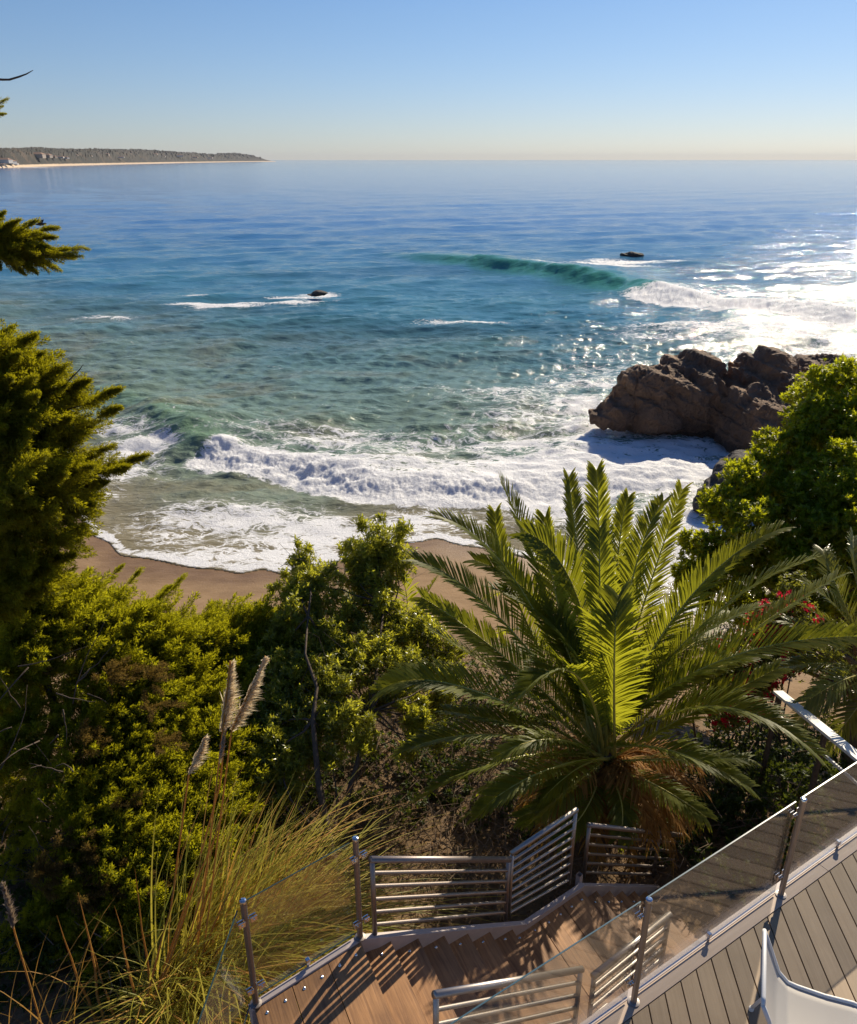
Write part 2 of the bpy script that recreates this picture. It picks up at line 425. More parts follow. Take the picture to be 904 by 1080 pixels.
# --- wash and patches
def fo(v): 
    global foam
    foam = np.maximum(foam, v)
for (px, py, rx, ry, rot, a) in [
    (760,345,20,11,-.1,.6),(870,345,26,18,0,.6),(700,352,12,8,0,.5),(960,380,24,22,0,.66),(900,375,20,10,0,.66),
    (620,400,9,9,.2,.56),(600,440,9,7,0,.66),(570,470,10,6,0,.66),(520,455,7,4,0,.5),(660,500,10,6,0,.66),(700,520,9,6,0,.7),(640,540,8,5,0,.72),(590,530,8,4,0,.76),(610,470,8,6,0,.7),(620,425,6,5,0,.75),
    (720,560,8,6,0,.76),(700,600,5,5,0,.72),(640,450,6,5,0,.86),(690,472,8,3,0,.78),(740,470,6,4,0,.8),(760,490,6,4,0,.8),(720,490,6,4,0,.85),(630,385,6,4,0,.6),
    (545,415,10,6,0,.56),(500,420,9,5,.1,.46),(640,375,10,6,0,.42),
    (628,279,17,3.2,-.12,.92),(668,273,12,5,0,1.0),(600,282,10,3.5,0,.85),(648,276,12,4,0,.98),(238,320,7,2.6,.1,.95),(215,319,7,1.8,.1,.85),(285,317,12,2.0,.1,.74),(335,308,4.5,3,0,.95),(312,312,6,1.6,0,.8),(110,332,7,2,0,.7),
    (490,338,9,2.4,0,.72),(470,336,5,1.6,0,.7),(400,296,7,1.6,0,.34),(205,312,4,2,0,.5),(200,345,16,3,0,.26),(420,300,18,2,0,.2),
    (150,470,4,3,0,.85),(120,490,5,4,0,.75),(135,455,4,2,0,.7),(165,500,4,2,0,.45),(95,520,3,3,0,.66),(130,450,5,3,0,.5),
    (250,545,8,4,0,.74),(330,560,8,4,0,.76),(400,560,7,3.4,0,.76),(460,548,6,2.8,0,.78),(180,560,6,3.2,0,.62),(240,580,6,2,0,.72),(300,585,6,2,0,.8),(200,530,6,2.5,0,.42),
    (350,462,11,4.5,0,.6),(430,470,11,5,0,.62),(520,470,9,5,0,.62),(560,440,9,5,0,.58),(300,440,10,5,0,.36),(270,455,8,3,0,.5),(380,430,10,4,0,.33),(160,360,14,3,0,.36),(300,385,12,3,0,.30),(460,410,10,3,0,.4)]:
    fo(a*gauss(px, py, rx, ry, rot))
edge = np.exp(-((T+.55)/.55)**2)*sst(-24,-18,X)*(1-.0*X); fo(edge*1.05*(.62+.55*vn(X*.8,Y*.2,55)))
z += edge*.1*(.3+lump)*sst(-24,-18,X)
# far surf off the headland beach
fo(.7*np.exp(-((Y-np.interp(X, [-6000,-2000,-900], [7000,3300,2150]))/70)**2)*(X < -400))
# brown shallows
brown = 1-sst(1.0, 17, depth+4*(wob))
shal = 1-sst(14, 80, depth+14*wob)
far = sst(70, 330, Y+60*wob)
deepc = np.array([.020,.120,.340]); teal = np.array([.065,.205,.265]); grn = np.array([.20,.255,.18]); sandc = np.array([.22,.175,.095])
colr = deepc[None]*far[:, None]+teal[None]*(1-far[:, None])
patch = sst(.5, .75, fbm(X*.035, Y*.05, 3, 66))*sst(55,90,Y)*(1-far)
colr = colr*(1-.35*patch[:, None])
colr = colr*(1-shal[:, None]*.85)+grn[None]*shal[:, None]*.85
colr = colr*(1-brown[:, None]*.9)+sandc[None]*brown[:, None]*.9
gr = np.clip(green+np.clip(z, 0, 1)*.12*(depth > 3), 0, 1)[:, None]  # light shining through the wave faces is put into the colour as green
gc = np.array([.06,.26,.19])[None]*(Y > 90)[:, None]+np.array([.17,.27,.16])[None]*(Y <= 90)[:, None]
colr = colr*(1-gr)+gc*gr
# sand clouds
cloud = sst(.5,.75,fbm(X*.12, Y*.2, 4, 77))*shal*.5
colr = colr*(1-cloud[:, None])+np.array([.22,.19,.11])[None]*cloud[:, None]
zz = ZS+z
gz = ground(X, Y)
inside = T < 0.05
film = gz+.03+.05*np.clip(-T, 0, 1)
zz = np.where(T > -9, np.maximum(zz, film), zz)
zz = np.where(inside | (Y > 200), zz, gz-.25)
b = MB(); b.add(np.stack([X, Y, zz], 1), Q)
n = NT('sea_water')
P = n.pos()
wc = n.n('Attribute', attribute_name='wcol').outputs['Color']; fa = n.n('Attribute', attribute_name='foam').outputs['Fac']
dist = n.n('VectorMath', operation='LENGTH', i_0=P).outputs['Value']
fadeD = n.math('DIVIDE', 1.0, n.math('ADD', 1.0, n.math('POWER', n.math('DIVIDE', dist, 170.0), 1.2)))
r1 = n.noise(n.mapped(P, (.8, 1.25, 1), (0,0,.2)), 1.1, 7, .62, .4)
r2_ = n.noise(n.mapped(P, (.55, 1.4, 1), (0,0,-.15)), .28, 5, .6, .3)
r3 = n.noise(n.mapped(P, (.5, 1.6, 1), (0,0,.1)), .035, 5, .65, .2)
hh = n.math('ADD', n.math('MULTIPLY', r1, .38), n.math('MULTIPLY', r2_, .9))
hh = n.math('ADD', hh, n.math('MULTIPLY', r3, .8))
bmp = n.n('Bump', i_Height=hh, i_Distance=.5, i_Strength=n.math('ADD', .30, n.math('MULTIPLY', fadeD, .75)))
# foam lace
warp = n.n('TexNoise', i_Vector=P, i_Scale=.55, i_Detail=3.0).outputs['Color']
wv = n.n('VectorMath', operation='MULTIPLY_ADD'); n.put(wv.inputs[0], warp); wv.inputs[1].default_value = (2.2,2.2,0); n.put(wv.inputs[2], P)
pv = n.mapped(wv.outputs[0], (.75, 1.5, 0))
def ridge(scale, det):
    q = n.noise(pv, scale, det, .55); return n.math('MULTIPLY', n.math('ABSOLUTE', n.math('SUBTRACT', q, .5)), 5.0)
lace = n.math('MINIMUM', ridge(.55, 3), n.math('ADD', ridge(1.5, 4), .10))
fill = n.noise(pv, 2.6, 6, .7); blot = n.noise(P, .22, 4, .6)
patt = n.math('ADD', n.math('MULTIPLY', lace, .55), n.math('MULTIPLY', fill, .62))
fd = n.math('ADD', fa, n.math('MULTIPLY', n.math('SUBTRACT', blot, .5), n.math('MULTIPLY', fa, 1.3)))
fm = n.math('MULTIPLY', n.math('SUBTRACT', fd, n.math('MULTIPLY', patt, 1.28)), 5.0)
fm = n.math('MULTIPLY', n.math('MINIMUM', n.math('MAXIMUM', n.math('ADD', fm, .35), 0.0), 1.0), n.math('MULTIPLY', n.math('GREATER_THAN', fa, .06), 1.0))
fnz = n.noise(P, 5, 7, .7)
fb = n.n('Bump', i_Height=fnz, i_Strength=.8, i_Distance=.25)
wb = n.n('BsdfPrincipled', i_Base_Color=wc, i_Normal=bmp.outputs[0]); wb.inputs['IOR'].default_value = 1.17; wb.inputs['Specular IOR Level'].default_value = .4
n.put(wb.inputs['Roughness'], n.math('ADD', .07, n.math('MULTIPLY', n.math('SUBTRACT', 1.0, fadeD), .01)))
fs1 = n.n('BsdfPrincipled', i_Base_Color=(.93,.94,.94), i_Roughness=.75, i_Normal=fb.outputs[0]); fs1.inputs['Subsurface Weight'].default_value = 1.0; fs1.inputs['Subsurface Radius'].default_value = (1, 1, 1); fs1.inputs['Subsurface Scale'].default_value = .30; fs2 = n.n('BsdfTranslucent', i_Color=(.93,.93,.92))
fsh = n.n('MixShader', i_Fac=.10); n.t.links.new(fs1.outputs[0], fsh.inputs[1]); n.t.links.new(fs2.outputs[0], fsh.inputs[2])
mx = n.n('MixShader', i_Fac=fm); n.t.links.new(wb.outputs[0], mx.inputs[1]); n.t.links.new(fsh.outputs[0], mx.inputs[2])
n.surf(mx.outputs[0])
sea = b.build('sea', n.m, smooth=True, attrs={'wcol': colr, 'foam': foam}); tag(sea, kind='structure')
del X, Y, z, foam, colr, green, U, Xg, Yg

# ================================================================== ROCKS
def rock_mat(name, c):
    n = NT(name); P = n.pos()
    a = n.noise(P, .5, 8, .65); b_ = n.noise(P, 2.6, 8, .7); v = n.n('TexVoronoi', i_Vector=P, i_Scale=.9, feature='DISTANCE_TO_EDGE').outputs['Distance']
    col = n.ramp(a, [(.3, c[0]), (.5, c[1]), (.68, c[2])])
    col = n.mixc(n.math('MULTIPLY', n.ramp(b_, [(.35,(0,0,0)),(.75,(1,1,1))]), .55), col, c[3])
    zz_ = n.n('SeparateXYZ', i_0=P).outputs[2]
    wl = n.math('LESS_THAN', n.math('ADD', zz_, n.math('MULTIPLY', a, -2.0)), ZS-.2)
    col = n.mixc(n.math('MULTIPLY', wl, .6), col, (.022,.020,.016))
    h = n.math('ADD', n.math('MULTIPLY', a, 1.4), b_)
    h = n.math('ADD', h, n.math('MULTIPLY', n.math('MINIMUM', v, .12), 2.0))
    n.bsdf(Base_Color=col, Roughness=.85, Normal=n.bump(h, .9, .35)); return n.m
M['rock'] = rock_mat('sea_rock', ((.085,.052,.032), (.20,.115,.062), (.36,.20,.10), (.16,.10,.062)))
M['rock_dark'] = rock_mat('wet_dark_rock', ((.03,.025,.022), (.06,.05,.042), (.10,.08,.065), (.14,.12,.10)))
def noise3(V, s, seed):
    return (vn(V[:,0]*s+V[:,2]*s*.7, V[:,1]*s-V[:,2]*s*.6, seed)+vn(V[:,1]*s+3.1*seed, V[:,2]*s+V[:,0]*s*.3, seed+5)+vn(V[:,2]*s*1.1, V[:,0]*s, seed+9))/3
def rock(name, blobs, mat, voxel, label, cat, amp=(.9,.35,.14), group=None, seed=1):
    import bmesh
    bm = bmesh.new()
    for (c, s, rz) in blobs:
        r = bmesh.ops.create_icosphere(bm, subdivisions=3, radius=1)
        bmesh.ops.transform(bm, matrix=Matrix.Translation(c) @ Matrix.Rotation(rz, 4, 'Z') @ Matrix.Diagonal((*s, 1)), verts=r['verts'])
    me = bpy.data.meshes.new(name); bm.to_mesh(me); bm.free()
    o = bpy.data.objects.new(name, me); COL.objects.link(o)
    m = o.modifiers.new('r', 'REMESH'); m.mode = 'VOXEL'; m.voxel_size = voxel
    dg = bpy.context.evaluated_depsgraph_get(); me2 = bpy.data.meshes.new_from_object(o.evaluated_get(dg)); o.modifiers.clear(); o.data = me2
    nv = len(me2.vertices); co = np.zeros(nv*3, np.float32); me2.vertices.foreach_get('co', co); co = co.reshape(-1, 3).astype(float)
    no = np.zeros(nv*3, np.float32); me2.vertices.foreach_get('normal', no); no = no.reshape(-1, 3)
    d = 0
    for k, a in enumerate(amp):
        q = noise3(co, .34*2.3**k/ (voxel/.22), seed+k*31); q = (q-.5)*2
        if k > 0: q = .35*q+.65*(.6-3.0*np.abs(q))
        d = d+a*q
    co = co+no*np.asarray(d)[:, None]
    # strata: tilted ledges
    co[:, 2] += .18*voxel/.22*np.sin((co[:,2]+co[:,0]*.35)*5.5)
    base = np.array(blobs[0][0]); base[2] = co[:,2].min()
    me2.vertices.foreach_set('co', (co-base).astype(np.float32).ravel()); o.location = base
    me2.materials.append(mat); me2.update()
    return tag(o, label, cat, group)
def rk(px, py, d, sx, sy, sz, rz=0):
    p = at(px, py, d); return ((p.x, p.y, max(p.z-.25, ZS+.1)), (sx, sy, sz), rz)
rock('sea_stack', [
    rk(722,420,62,3.6,3.4,3.4,.2), rk(728,394,63,2.7,2.4,2.2,0), rk(745,400,62.5,1.5,2,2.2,0), rk(690,412,61.5,2.4,2.4,2.0,.3), rk(690,430,61,3.2,2.6,1.9,.3), rk(655,430,60.5,2.2,1.9,1.2,0), rk(668,406,61.5,1.5,1.5,1.2,.4), rk(652,418,61,1.2,1.2,1.2,.4),
    rk(798,418,62,3.0,3.4,4.0,0), rk(793,392,63,1.9,2.2,1.9,0), rk(815,398,63,2.4,2.4,1.9,0), rk(775,445,58.8,1.5,2.6,2.4,.3), rk(800,450,57.5,2.6,3.4,3.0,0), rk(765,430,62,2.2,3,2.6,0),
    rk(850,397,65,3.4,3,1.3,0), rk(870,393,67,2.6,3,1.1,0), rk(900,420,66,6,5,2.8,0), rk(850,440,61,4,5,3.8,0), rk(636,433,60,1.2,1.3,.6,0)],
    M['rock'], .17, 'big brown craggy rock outcrop standing in the surf by the shore', 'rock', (.8,.42,.22,.12))
rock('boulder', [rk(765,516,46,1.5,1.6,1.2,0), rk(748,524,45,1.0,1.2,.9,0), rk(790,508,47,2.4,2,2.0,0)], M['rock_dark'], .14, 'dark wet boulder in white foam beside the leafy tree', 'boulder', (.5,.2,.08), seed=4)
rock('reef_rock', [rk(337,307.5,129,1.3,.9,.35,0), rk(330,309,128.5,.9,.7,.2,0)], M['rock_dark'], .12, 'low dark rock poking out of the calm water at left', 'rock', (.15,.08,.04), seed=6)
rock('reef_rock', [rk(668,270.5,191,2.6,1.6,.75,0), rk(661,271.5,191,1.6,1.2,.5,0)], M['rock_dark'], .16, 'low dark rock in a streak of white foam beyond the big wave', 'rock', (.2,.12,.06), seed=8)

# ================================================================== HEADLAND
base_px = [(-220,184,1700),(-100,180.5,1950),(0,177,2240),(60,174.8,2900),(120,173,3700),(200,171.2,5400),(250,170.3,7000),(292,169.8,8200)]
bx = np.array([(p[0]-CX)/F*(p[2]*math.cos(PITCH)+(CAMZ-ZS)*math.sin(PITCH)) for p in base_px]); by = np.array([p[2] for p in base_px])
bp = np.array([p[0] for p in base_px])
NCc, NRr = 700, 34
tp = np.linspace(-220, 292, NCc)
hx = np.interp(tp, bp, bx); hy = np.interp(tp, bp, by)
toppx = np.interp(tp, [-220,0,30,60,100,140,180,205,225,240,250,262,275,284,290,292], [156,157.5,157,158.2,158,158.6,160.2,161.6,162.8,163.8,164,162.6,163,165.2,167.6,169])
Zt = CAMZ+(168.04-toppx)/F*hy*1.12*math.cos(PITCH)
V = []
dirx, diry = -.35, .94
for j in range(NRr):
    t = j/(NRr-1)
    back = t*900*(hy/3000)
    f = sst(.05, .30, t)
    beachz = ZS+1.5+3*np.clip(t/.05, 0, 1)
    nzv = fbm(hx*.006+j*.3, hy*.006, 4, 8)
    hgt = beachz+(Zt-beachz)*f*(.72+.28*sst(.2,.6,t))*(1-.3*sst(.85,1,t)) if j else np.full(NCc, ZS-1.)
    if j > 2: hgt = hgt+f*hy/3000*(8*(nzv-.5)+8*(_h(np.arange(NCc)//2, np.full(NCc, j), 5)-.4))
    V.append(np.stack([hx+dirx*back, hy+diry*back, hgt], 1))
V = np.concatenate(V); i = np.arange(NCc-1)[None]+np.arange(NRr-1)[:, None]*NCc
Q = np.stack([i, i+1, i+NCc+1, i+NCc], -1).reshape(-1, 4)
bh = MB(); bh.add(V, Q)
n = NT('headland_scrub'); P = n.pos()
a = n.noise(P, .011, 5, .65); b_ = n.noise(P, .05, 4, .7)
col = n.ramp(a, [(.34, (.012,.014,.011)), (.56, (.028,.025,.018)), (.70, (.10,.065,.04))])
col = n.mixc(n.math('MULTIPLY', n.ramp(b_, [(.62,(0,0,0)),(.7,(1,1,1))]), .45), col, (.32,.25,.17))
sepz = n.n('SeparateXYZ', i_0=P).outputs[2]
col = n.mixc(n.math('LESS_THAN', n.math('ADD', sepz, n.math('MULTIPLY', b_, 5.0)), ZS+8.5), col, (.62,.47,.32))
n.bsdf(Base_Color=col, Roughness=.95)
tag(bh.build('headland', n.m, smooth=False), kind='structure')
# houses on the headland
M['house_wall'] = mat_plain('pale_stucco', (.42,.34,.26), .8, 0, 0, 1, .05); M['house_roof'] = mat_plain('clay_roof', (.34,.2,.13), .8, 0, 0, 1, .05)
M['house_white'] = mat_plain('white_stucco', (.58,.54,.48), .8, 0, 0, 1, .05)
def house(loc, wx, wy, wz, wall, label, rz):
    t = empty('far_house', loc, label, 'house', 'houses on the far headland'); t.rotation_euler[2] = rz
    m_ = MB(); m_.box((0,0,wz/2), (wx,wy,wz)); 
    o = m_.build('wall', wall); o.parent = t
    m_ = MB(); a_, b2 = wx/2+.6, wy/2+.6
    m_.addm([[-a_,-b2,wz],[a_,-b2,wz],[a_,b2,wz],[-a_,b2,wz],[-a_*.6,0,wz+wy*.22],[a_*.6,0,wz+wy*.22]], [[0,1,5,4],[2,3,4,5]], [[1,2,5],[3,0,4]])
    o = m_.build('roof', M['house_roof']); o.parent = t
    return t
M['glass_dark'] = mat_plain('dark_window', (.02,.03,.04), .1)
hs = [(4,170.5,.06,40,'w'),(10,171.5,.05,34,'w'),(15,172.3,.03,20,'w'),(2,173.2,.02,18,'p'),(38,165.4,.13,52,'p'),(48,165.2,.15,40,'p'),(56,165.6,.14,26,'p'),(64,165.6,.14,22,'w'),(69,166.3,.12,24,'w'),(28,163,.25,16,'w'),
      (80,163.5,.2,18,'p'),(95,164.5,.2,20,'w'),(112,163,.25,26,'p'),(128,165.5,.1,24,'w'),(150,163,.25,30,'p'),(163,163.2,.25,36,'p'),(172,165,.2,24,'w'),(190,164.5,.2,38,'w'),(206,166,.15,34,'p'),(222,166.5,.15,34,'w')]
side = ['leftmost','left','central','right']
for k, (px, py, tt, sz, kd) in enumerate(hs):
    x0 = np.interp(px, bp, bx); y0 = np.interp(px, bp, by)+tt*900*np.interp(px, bp, by)/3000*.9
    x0 += dirx*tt*900*y0/3000
    p = at(px, py, y0)
    lab = 'tiny %s house %s on the far headland' % ('white' if kd == 'w' else 'tan', 'near the beach end' if px < 20 else ('on the slope above the beach' if px < 110 else 'towards the tip'))
    house((p.x, p.y, p.z-4), sz, sz*.5, sz*.22, M['house_white'] if kd == 'w' else M['house_wall'], lab, random.uniform(-.3,.3))
# air
def haze():
    b = MB(); b.box((0, 14000, 65), (64000, 33000, 172))
    n = NT('haze_air'); v = n.n('VolumePrincipled'); v.inputs['Color'].default_value = (.86,.9,.96,1); v.inputs['Density'].default_value = HAZE_DENS
    v.inputs['Anisotropy'].default_value = 0.0
    n.t.links.new(v.outputs[0], n.out.inputs['Volume'])
    tag(b.build('haze', n.m), kind='stuff')
if HAZE_DENS > 0: haze()
# ================================================================== DECK
def glass_mat(name, fac, tint=(.90,.93,.92)):
    n = NT(name)
    t = n.n('BsdfTransparent', i_Color=tint); g = n.n('BsdfGlossy', i_Color=(.95,.95,.95), i_Roughness=.0)
    lw = n.n('LayerWeight', i_Blend=.25).outputs['Fresnel']
    f = n.math('ADD', fac, n.math('MULTIPLY', lw, .15), True)
    m_ = n.n('MixShader', i_Fac=f); n.t.links.new(t.outputs[0], m_.inputs[1]); n.t.links.new(g.outputs[0], m_.inputs[2])
    return n.surf(m_.outputs[0])
M['glass'] = glass_mat('tinted_glass', .22, (.98,.985,.98)); M['glass_clear'] = glass_mat('clear_glass', .03, (.97,.98,.97))
M['glass_edge'] = mat_plain('glass_edge', (.06,.12,.15), .25)
M['glass_edge_dark'] = mat_plain('glass_edge_dark', (.03,.055,.05), .15)
e = np.array([.841,.542]); nr = np.array([-.542,.841]); C0 = np.array([1.54,4.06])
def dk(s, o, z=0): p = C0+e*s+nr*o; return np.array([p[0], p[1], z])
bd = np.array([.06, 1.0]); bd /= np.linalg.norm(bd); bp_ = np.array([bd[1], -bd[0]])
M['deck'] = mat_wood('composite_board', (.27,.182,.104), (.41,.292,.178), bd, .8, .62, blotch=.42)
M['deck_border'] = mat_wood('border_board', (.36,.265,.195), (.45,.34,.26), e, .7, .6, blotch=.25)
deck = empty('deck', (1.6, 2.4, 0), 'grey brown composite deck with boards cut at an angle to the glass railing', 'deck')
def hit(p, d, o):
    """distance along d from p to the line offset o from the deck edge"""
    q = C0+nr*o
    return float(np.dot(q-p, nr)/np.dot(d, nr))
b = MB(); wv_ = .142; gap = .0085
for k in range(-22, 62):
    x0 = k*wv_+.55; a = np.array([0., 0.])+bp_*(x0+gap/2); c_ = np.array([0., 0.])+bp_*(x0+wv_-gap/2)
    ta = hit(a, bd, -.075); tc = hit(c_, bd, -.075); t0 = -3.0
    if ta < t0+.3 or tc < t0+.3: continue
    A, B_, Cc, D_ = a+bd*t0, c_+bd*t0, c_+bd*tc, a+bd*ta
    b.prism([A, B_, Cc, D_], -.028, random.uniform(-.0006,.0006))
bevel(b.build('decking', M['deck'], deck), .0022, 2)
b = MB()
for s0, s1_ in ((-5, -1.2), (-1.197, 2.35), (2.353, 6.0), (6.003, 10)):
    b.prism([dk(s0,-.07), dk(s1_,-.07), dk(s1_,.036), dk(s0,.036)], -.028, .004)
bevel(b.build('border_board', M['deck_border'], deck), .002)
b = MB(); b.prism([dk(-5,.042), dk(10,.042), dk(10,.10), dk(-5,.10)], -.30, -.004); bevel(b.build('fascia', M['painted_steel'], deck), .003)
b = MB()
for k in range(8): p = dk(-4.5+k*2, -.25); b.prism([dk(-4.5+k*2-.05,-.5)[:2], dk(-4.5+k*2+.05,-.5)[:2], dk(-4.5+k*2+.05,-.04)[:2], dk(-4.5+k*2-.05,-.04)[:2]], -.25, -.031)
b.prism([dk(-5,-.10)[:2], dk(10,-.10)[:2], dk(10,-.0)[:2], dk(-5,-.0)[:2]], -.27, -.029+0)
b.build('joist', M['bark'], deck)
b = MB(); b.prism([(-3,-3),(9,-3),tuple(dk(9,-.12)[:2]),tuple(dk(-5,-.12)[:2])], -.33, -.28); b.build('underside', M['bark'], deck)
for s_ in (-3.5, 0.2, 4.0, 7.5):
    b = MB(); p = dk(s_, -.5); b.box((p[0],p[1],-1.6), (.14,.14,2.55)); b.build('leg', M['bark'], deck)

# ------------------------------------------------------------------ glass railing
def rail_post(loc, dirv, label, mat=None, group='steel posts of the glass railings'):
    """steel tube with clamps gripping the glass on both sides; dirv = along the glass, glass on its left side"""
    t = empty('railing_post', loc, label, 'railing post', group)
    d = np.array([*dirv, 0.]); o_ = np.array([-dirv[1], dirv[0], 0.])
    L = np.array(loc); st = mat or M['steel']
    b = MB(); b.tube([L, L+[0,0,1.06]], .0235, 18, False); b.build('tube', st, t, smooth=True)
    b = MB(); b.tube([L+[0,0,1.05], L+[0,0,1.061], L+[0,0,1.069], L+[0,0,1.073]], [.0262,.0262,.023,.012], 20); b.build('cap', M['chrome'], t)
    b = MB(); b.tube([L+[0,0,-.002], L+[0,0,.008], L+[0,0,.012]], [.045,.045,.027], 20); b.build('base_plate', st, t)
    for zz_ in (.21, .9):
        for sg in (-1, 1):
            b = MB(); c_ = L+d*sg*.045+o_*.034+[0,0,zz_]
            R_ = np.array([[d[0],o_[0],0],[d[1],o_[1],0],[0,0,1]])
            b.box(c_+o_*.013, (.052,.010,.045), R_); b.box(c_-o_*.013, (.052,.010,.045), R_)
            b.tube([L+[0,0,zz_], L+o_*.022+d*sg*.03+[0,0,zz_]], .009, 8)
            b.tube([c_-o_*.026, c_-o_*.014], .008, 8); b.tube([c_+o_*.014, c_+o_*.024], .008, 8)
            bevel(b.build('clamp', M['chrome'], t), .003)
    return t
def glass_panel(p0, p1, z0, z1, label, mat, group='glass railing panels', spig=True, edge=None):
    """p0,p1 xy ends of the glass plane"""
    p0 = np.array(p0, float); p1 = np.array(p1, float); d = p1-p0; L = np.linalg.norm(d); d /= L; o_ = np.array([-d[1], d[0]])
    mid = (p0+p1)/2
    t = empty('glass_panel', (mid[0], mid[1], 0), label, 'glass panel', group)
    a, c_ = p0-o_*.005, p0+o_*.005; a2, c2 = p1-o_*.005, p1+o_*.005
    b = MB(); b.prism([a, a2, c2, c_], z0, z1-.003); b.build('pane', mat, t)
    b = MB(); b.prism([a, a2, c2, c_], z1-.0028, z1); b.build('polished_edge', edge or M['glass_edge'], t)
    b = MB(); b.prism([a, a2, c2, c_], z0-.004, z0-.0005); b.build('bottom_edge', M['chrome'] if edge is None else M['glass_edge_dark'], t)
    if spig:
        b = MB(); m3 = np.array([mid[0], mid[1], 0.])
        b.tube([m3+[0,0,.0], m3+[0,0,.05]], .012, 12); 
        R_ = np.array([[d[0],o_[0],0],[d[1],o_[1],0],[0,0,1]]); b.box(m3+[0,0,.072], (.034,.034,.044), R_)
        bevel(b.build('spigot', M['chrome'], t), .004)
    return t
plabs = ['steel railing post left of the white chair in front of a short sloping rail', 'steel railing post standing behind the white chair at the deck edge']
SP = 1.772
for k, s_ in enumerate((0, SP)): rail_post(tuple(dk(s_, 0, .004)), e, plabs[k])
rail_post(tuple(dk(2*SP, 0, .004)), e, 'steel railing post of the deck railing beyond the right edge of the photo')
rail_post(tuple(dk(-SP, 0, .004)), e, 'steel railing post of the deck railing below the bottom edge of the photo')
gl = ['reflective glass panel over the inner stair rails at the lower end of the deck', 'reflective glass panel between the two steel posts beside the white chair', 'reflective glass panel right of the post behind the white chair', 'reflective glass panel at the far right end of the deck railing']
for k in range(4):
    a = dk(-SP+k*SP+.032, .042)[:2]; c_ = dk(k*SP-.032, .042)[:2]
    glass_panel(a, c_, .035, 1.03, gl[k], M['glass'])

# ================================================================== STAIRCASE
v = np.array([.41,-.912]); M['tread'] = mat_wood('weathered_hardwood', (.11,.042,.012), (.50,.25,.095), v, 1.0, .55, blotch=.35)
stair = empty('staircase', (0, 4.2, 0), 'brown plank staircase with steel stringers winding down past the deck', 'staircase')
Bq = np.array([-1.29,4.04]); Aq = np.array([-.555,4.60])
ab = (Aq-Bq)/np.linalg.norm(Aq-Bq)
IN0 = np.array([.0,3.42]); IND = np.array([.79,.61])
def inner(p, clipd=True):
    # intersection of p + t v with inner line
    A_ = np.array([[v[0], -IND[0]], [v[1], -IND[1]]]); t, s_ = np.linalg.solve(A_, IN0-p); return p+v*t
def tread(pL, pR, z, label=None, length=None, bolts=2, th=.04):
    """plank between outer points pL, pR (xy) running along v to the inner line"""
    if length: iL, iR = pL+v*length, pR+v*length
    else: iL, iR = inner(pL), inner(pR)
    b = MB(); z += random.uniform(-.001,.001); b.prism([pL, iL, iR, pR], z-th, z); o = bevel(b.build('tread', M['tread'], stair), .004, 2)
    for k in range(bolts):
        f = .25+.5*k if bolts == 2 else .6
        q = pL*(1-f)+pR*f+v*(.075 if bolts == 2 else .09)
        m_ = MB(); c_ = np.array([q[0], q[1], z])
        m_.tube([c_, c_+[0,0,.003], c_+[0,0,.0085], c_+[0,0,.0115]], [.0135,.0135,.0095,.002], 12)
        bo = m_.build('bolt', M['chrome'], o, smooth=False)
# upper landing planks
def A2(px, py, z): p = atz(px, py, z); return np.array([p.x, p.y])
L0 = A2(268.6,1063.8,0); L1 = A2(308.4,1040.6,0); L2 = A2(346,1015,0); L3 = A2(383,998,0)
off = -nr*0
def onAB(p, o_=-.03):   # slide p along v onto the line AB moved inwards
    q = Bq+np.array([ab[1],-ab[0]])*-o_*-1
    q = Bq+np.array([ab[1], -ab[0]])*.03
    A_ = np.array([[v[0], -ab[0]], [v[1], -ab[1]]]); t, s_ = np.linalg.solve(A_, q-p); return p+v*t
seams = [onAB(L0), onAB(L1), onAB(L2), onAB(L3)]
step_ = np.array([.246,0]); sm = [seams[0]-(seams[1]-seams[0])]+seams
gp = (seams[1]-seams[0])/np.linalg.norm(seams[1]-seams[0])*.003
for k in range(3): tread(seams[k]+gp, seams[k+1]-gp, 0, length=2.6)
# descending treads: nosing line of each tread (outer pixel) at its height
nos = [(383,998),(411,990),(440,987),(466.9,983.2),(491.6,981),(514.9,979.2),(538,976)]
RZ = .148
prev = seams[3]
for k in range(1, 7):
    z_ = -RZ*k; pr = A2(*nos[k], z_)
    # keep a true run: left edge 2 cm under the tread above
    d_ = (pr-prev)/np.linalg.norm(pr-prev)
    tread(prev-d_*.02, pr, z_, bolts=1); prev = pr
zl = -RZ*6-.125
pls = [A2(546.5,980,zl), A2(568,970.9,zl), A2(593,953.8,zl), A2(614.6,939,zl)]
tread(prev-(pls[1]-prev)*.05, pls[1]-(pls[1]-prev)/np.linalg.norm(pls[1]-prev)*.003, zl)
for a_, c_ in ((1,2),(2,3)):
    q = (pls[c_]-pls[a_])/np.linalg.norm(pls[c_]-pls[a_])*.003; tread(pls[a_]+q, pls[c_]-q, zl)
g3 = np.array([.78,.62]); Q0 = pls[3]+0*g3
for j in range(1, 9):
    tread(Q0+g3*(.235*(j-1)-.02), Q0+g3*.235*j, zl-.168*j, bolts=1, length=1.25)
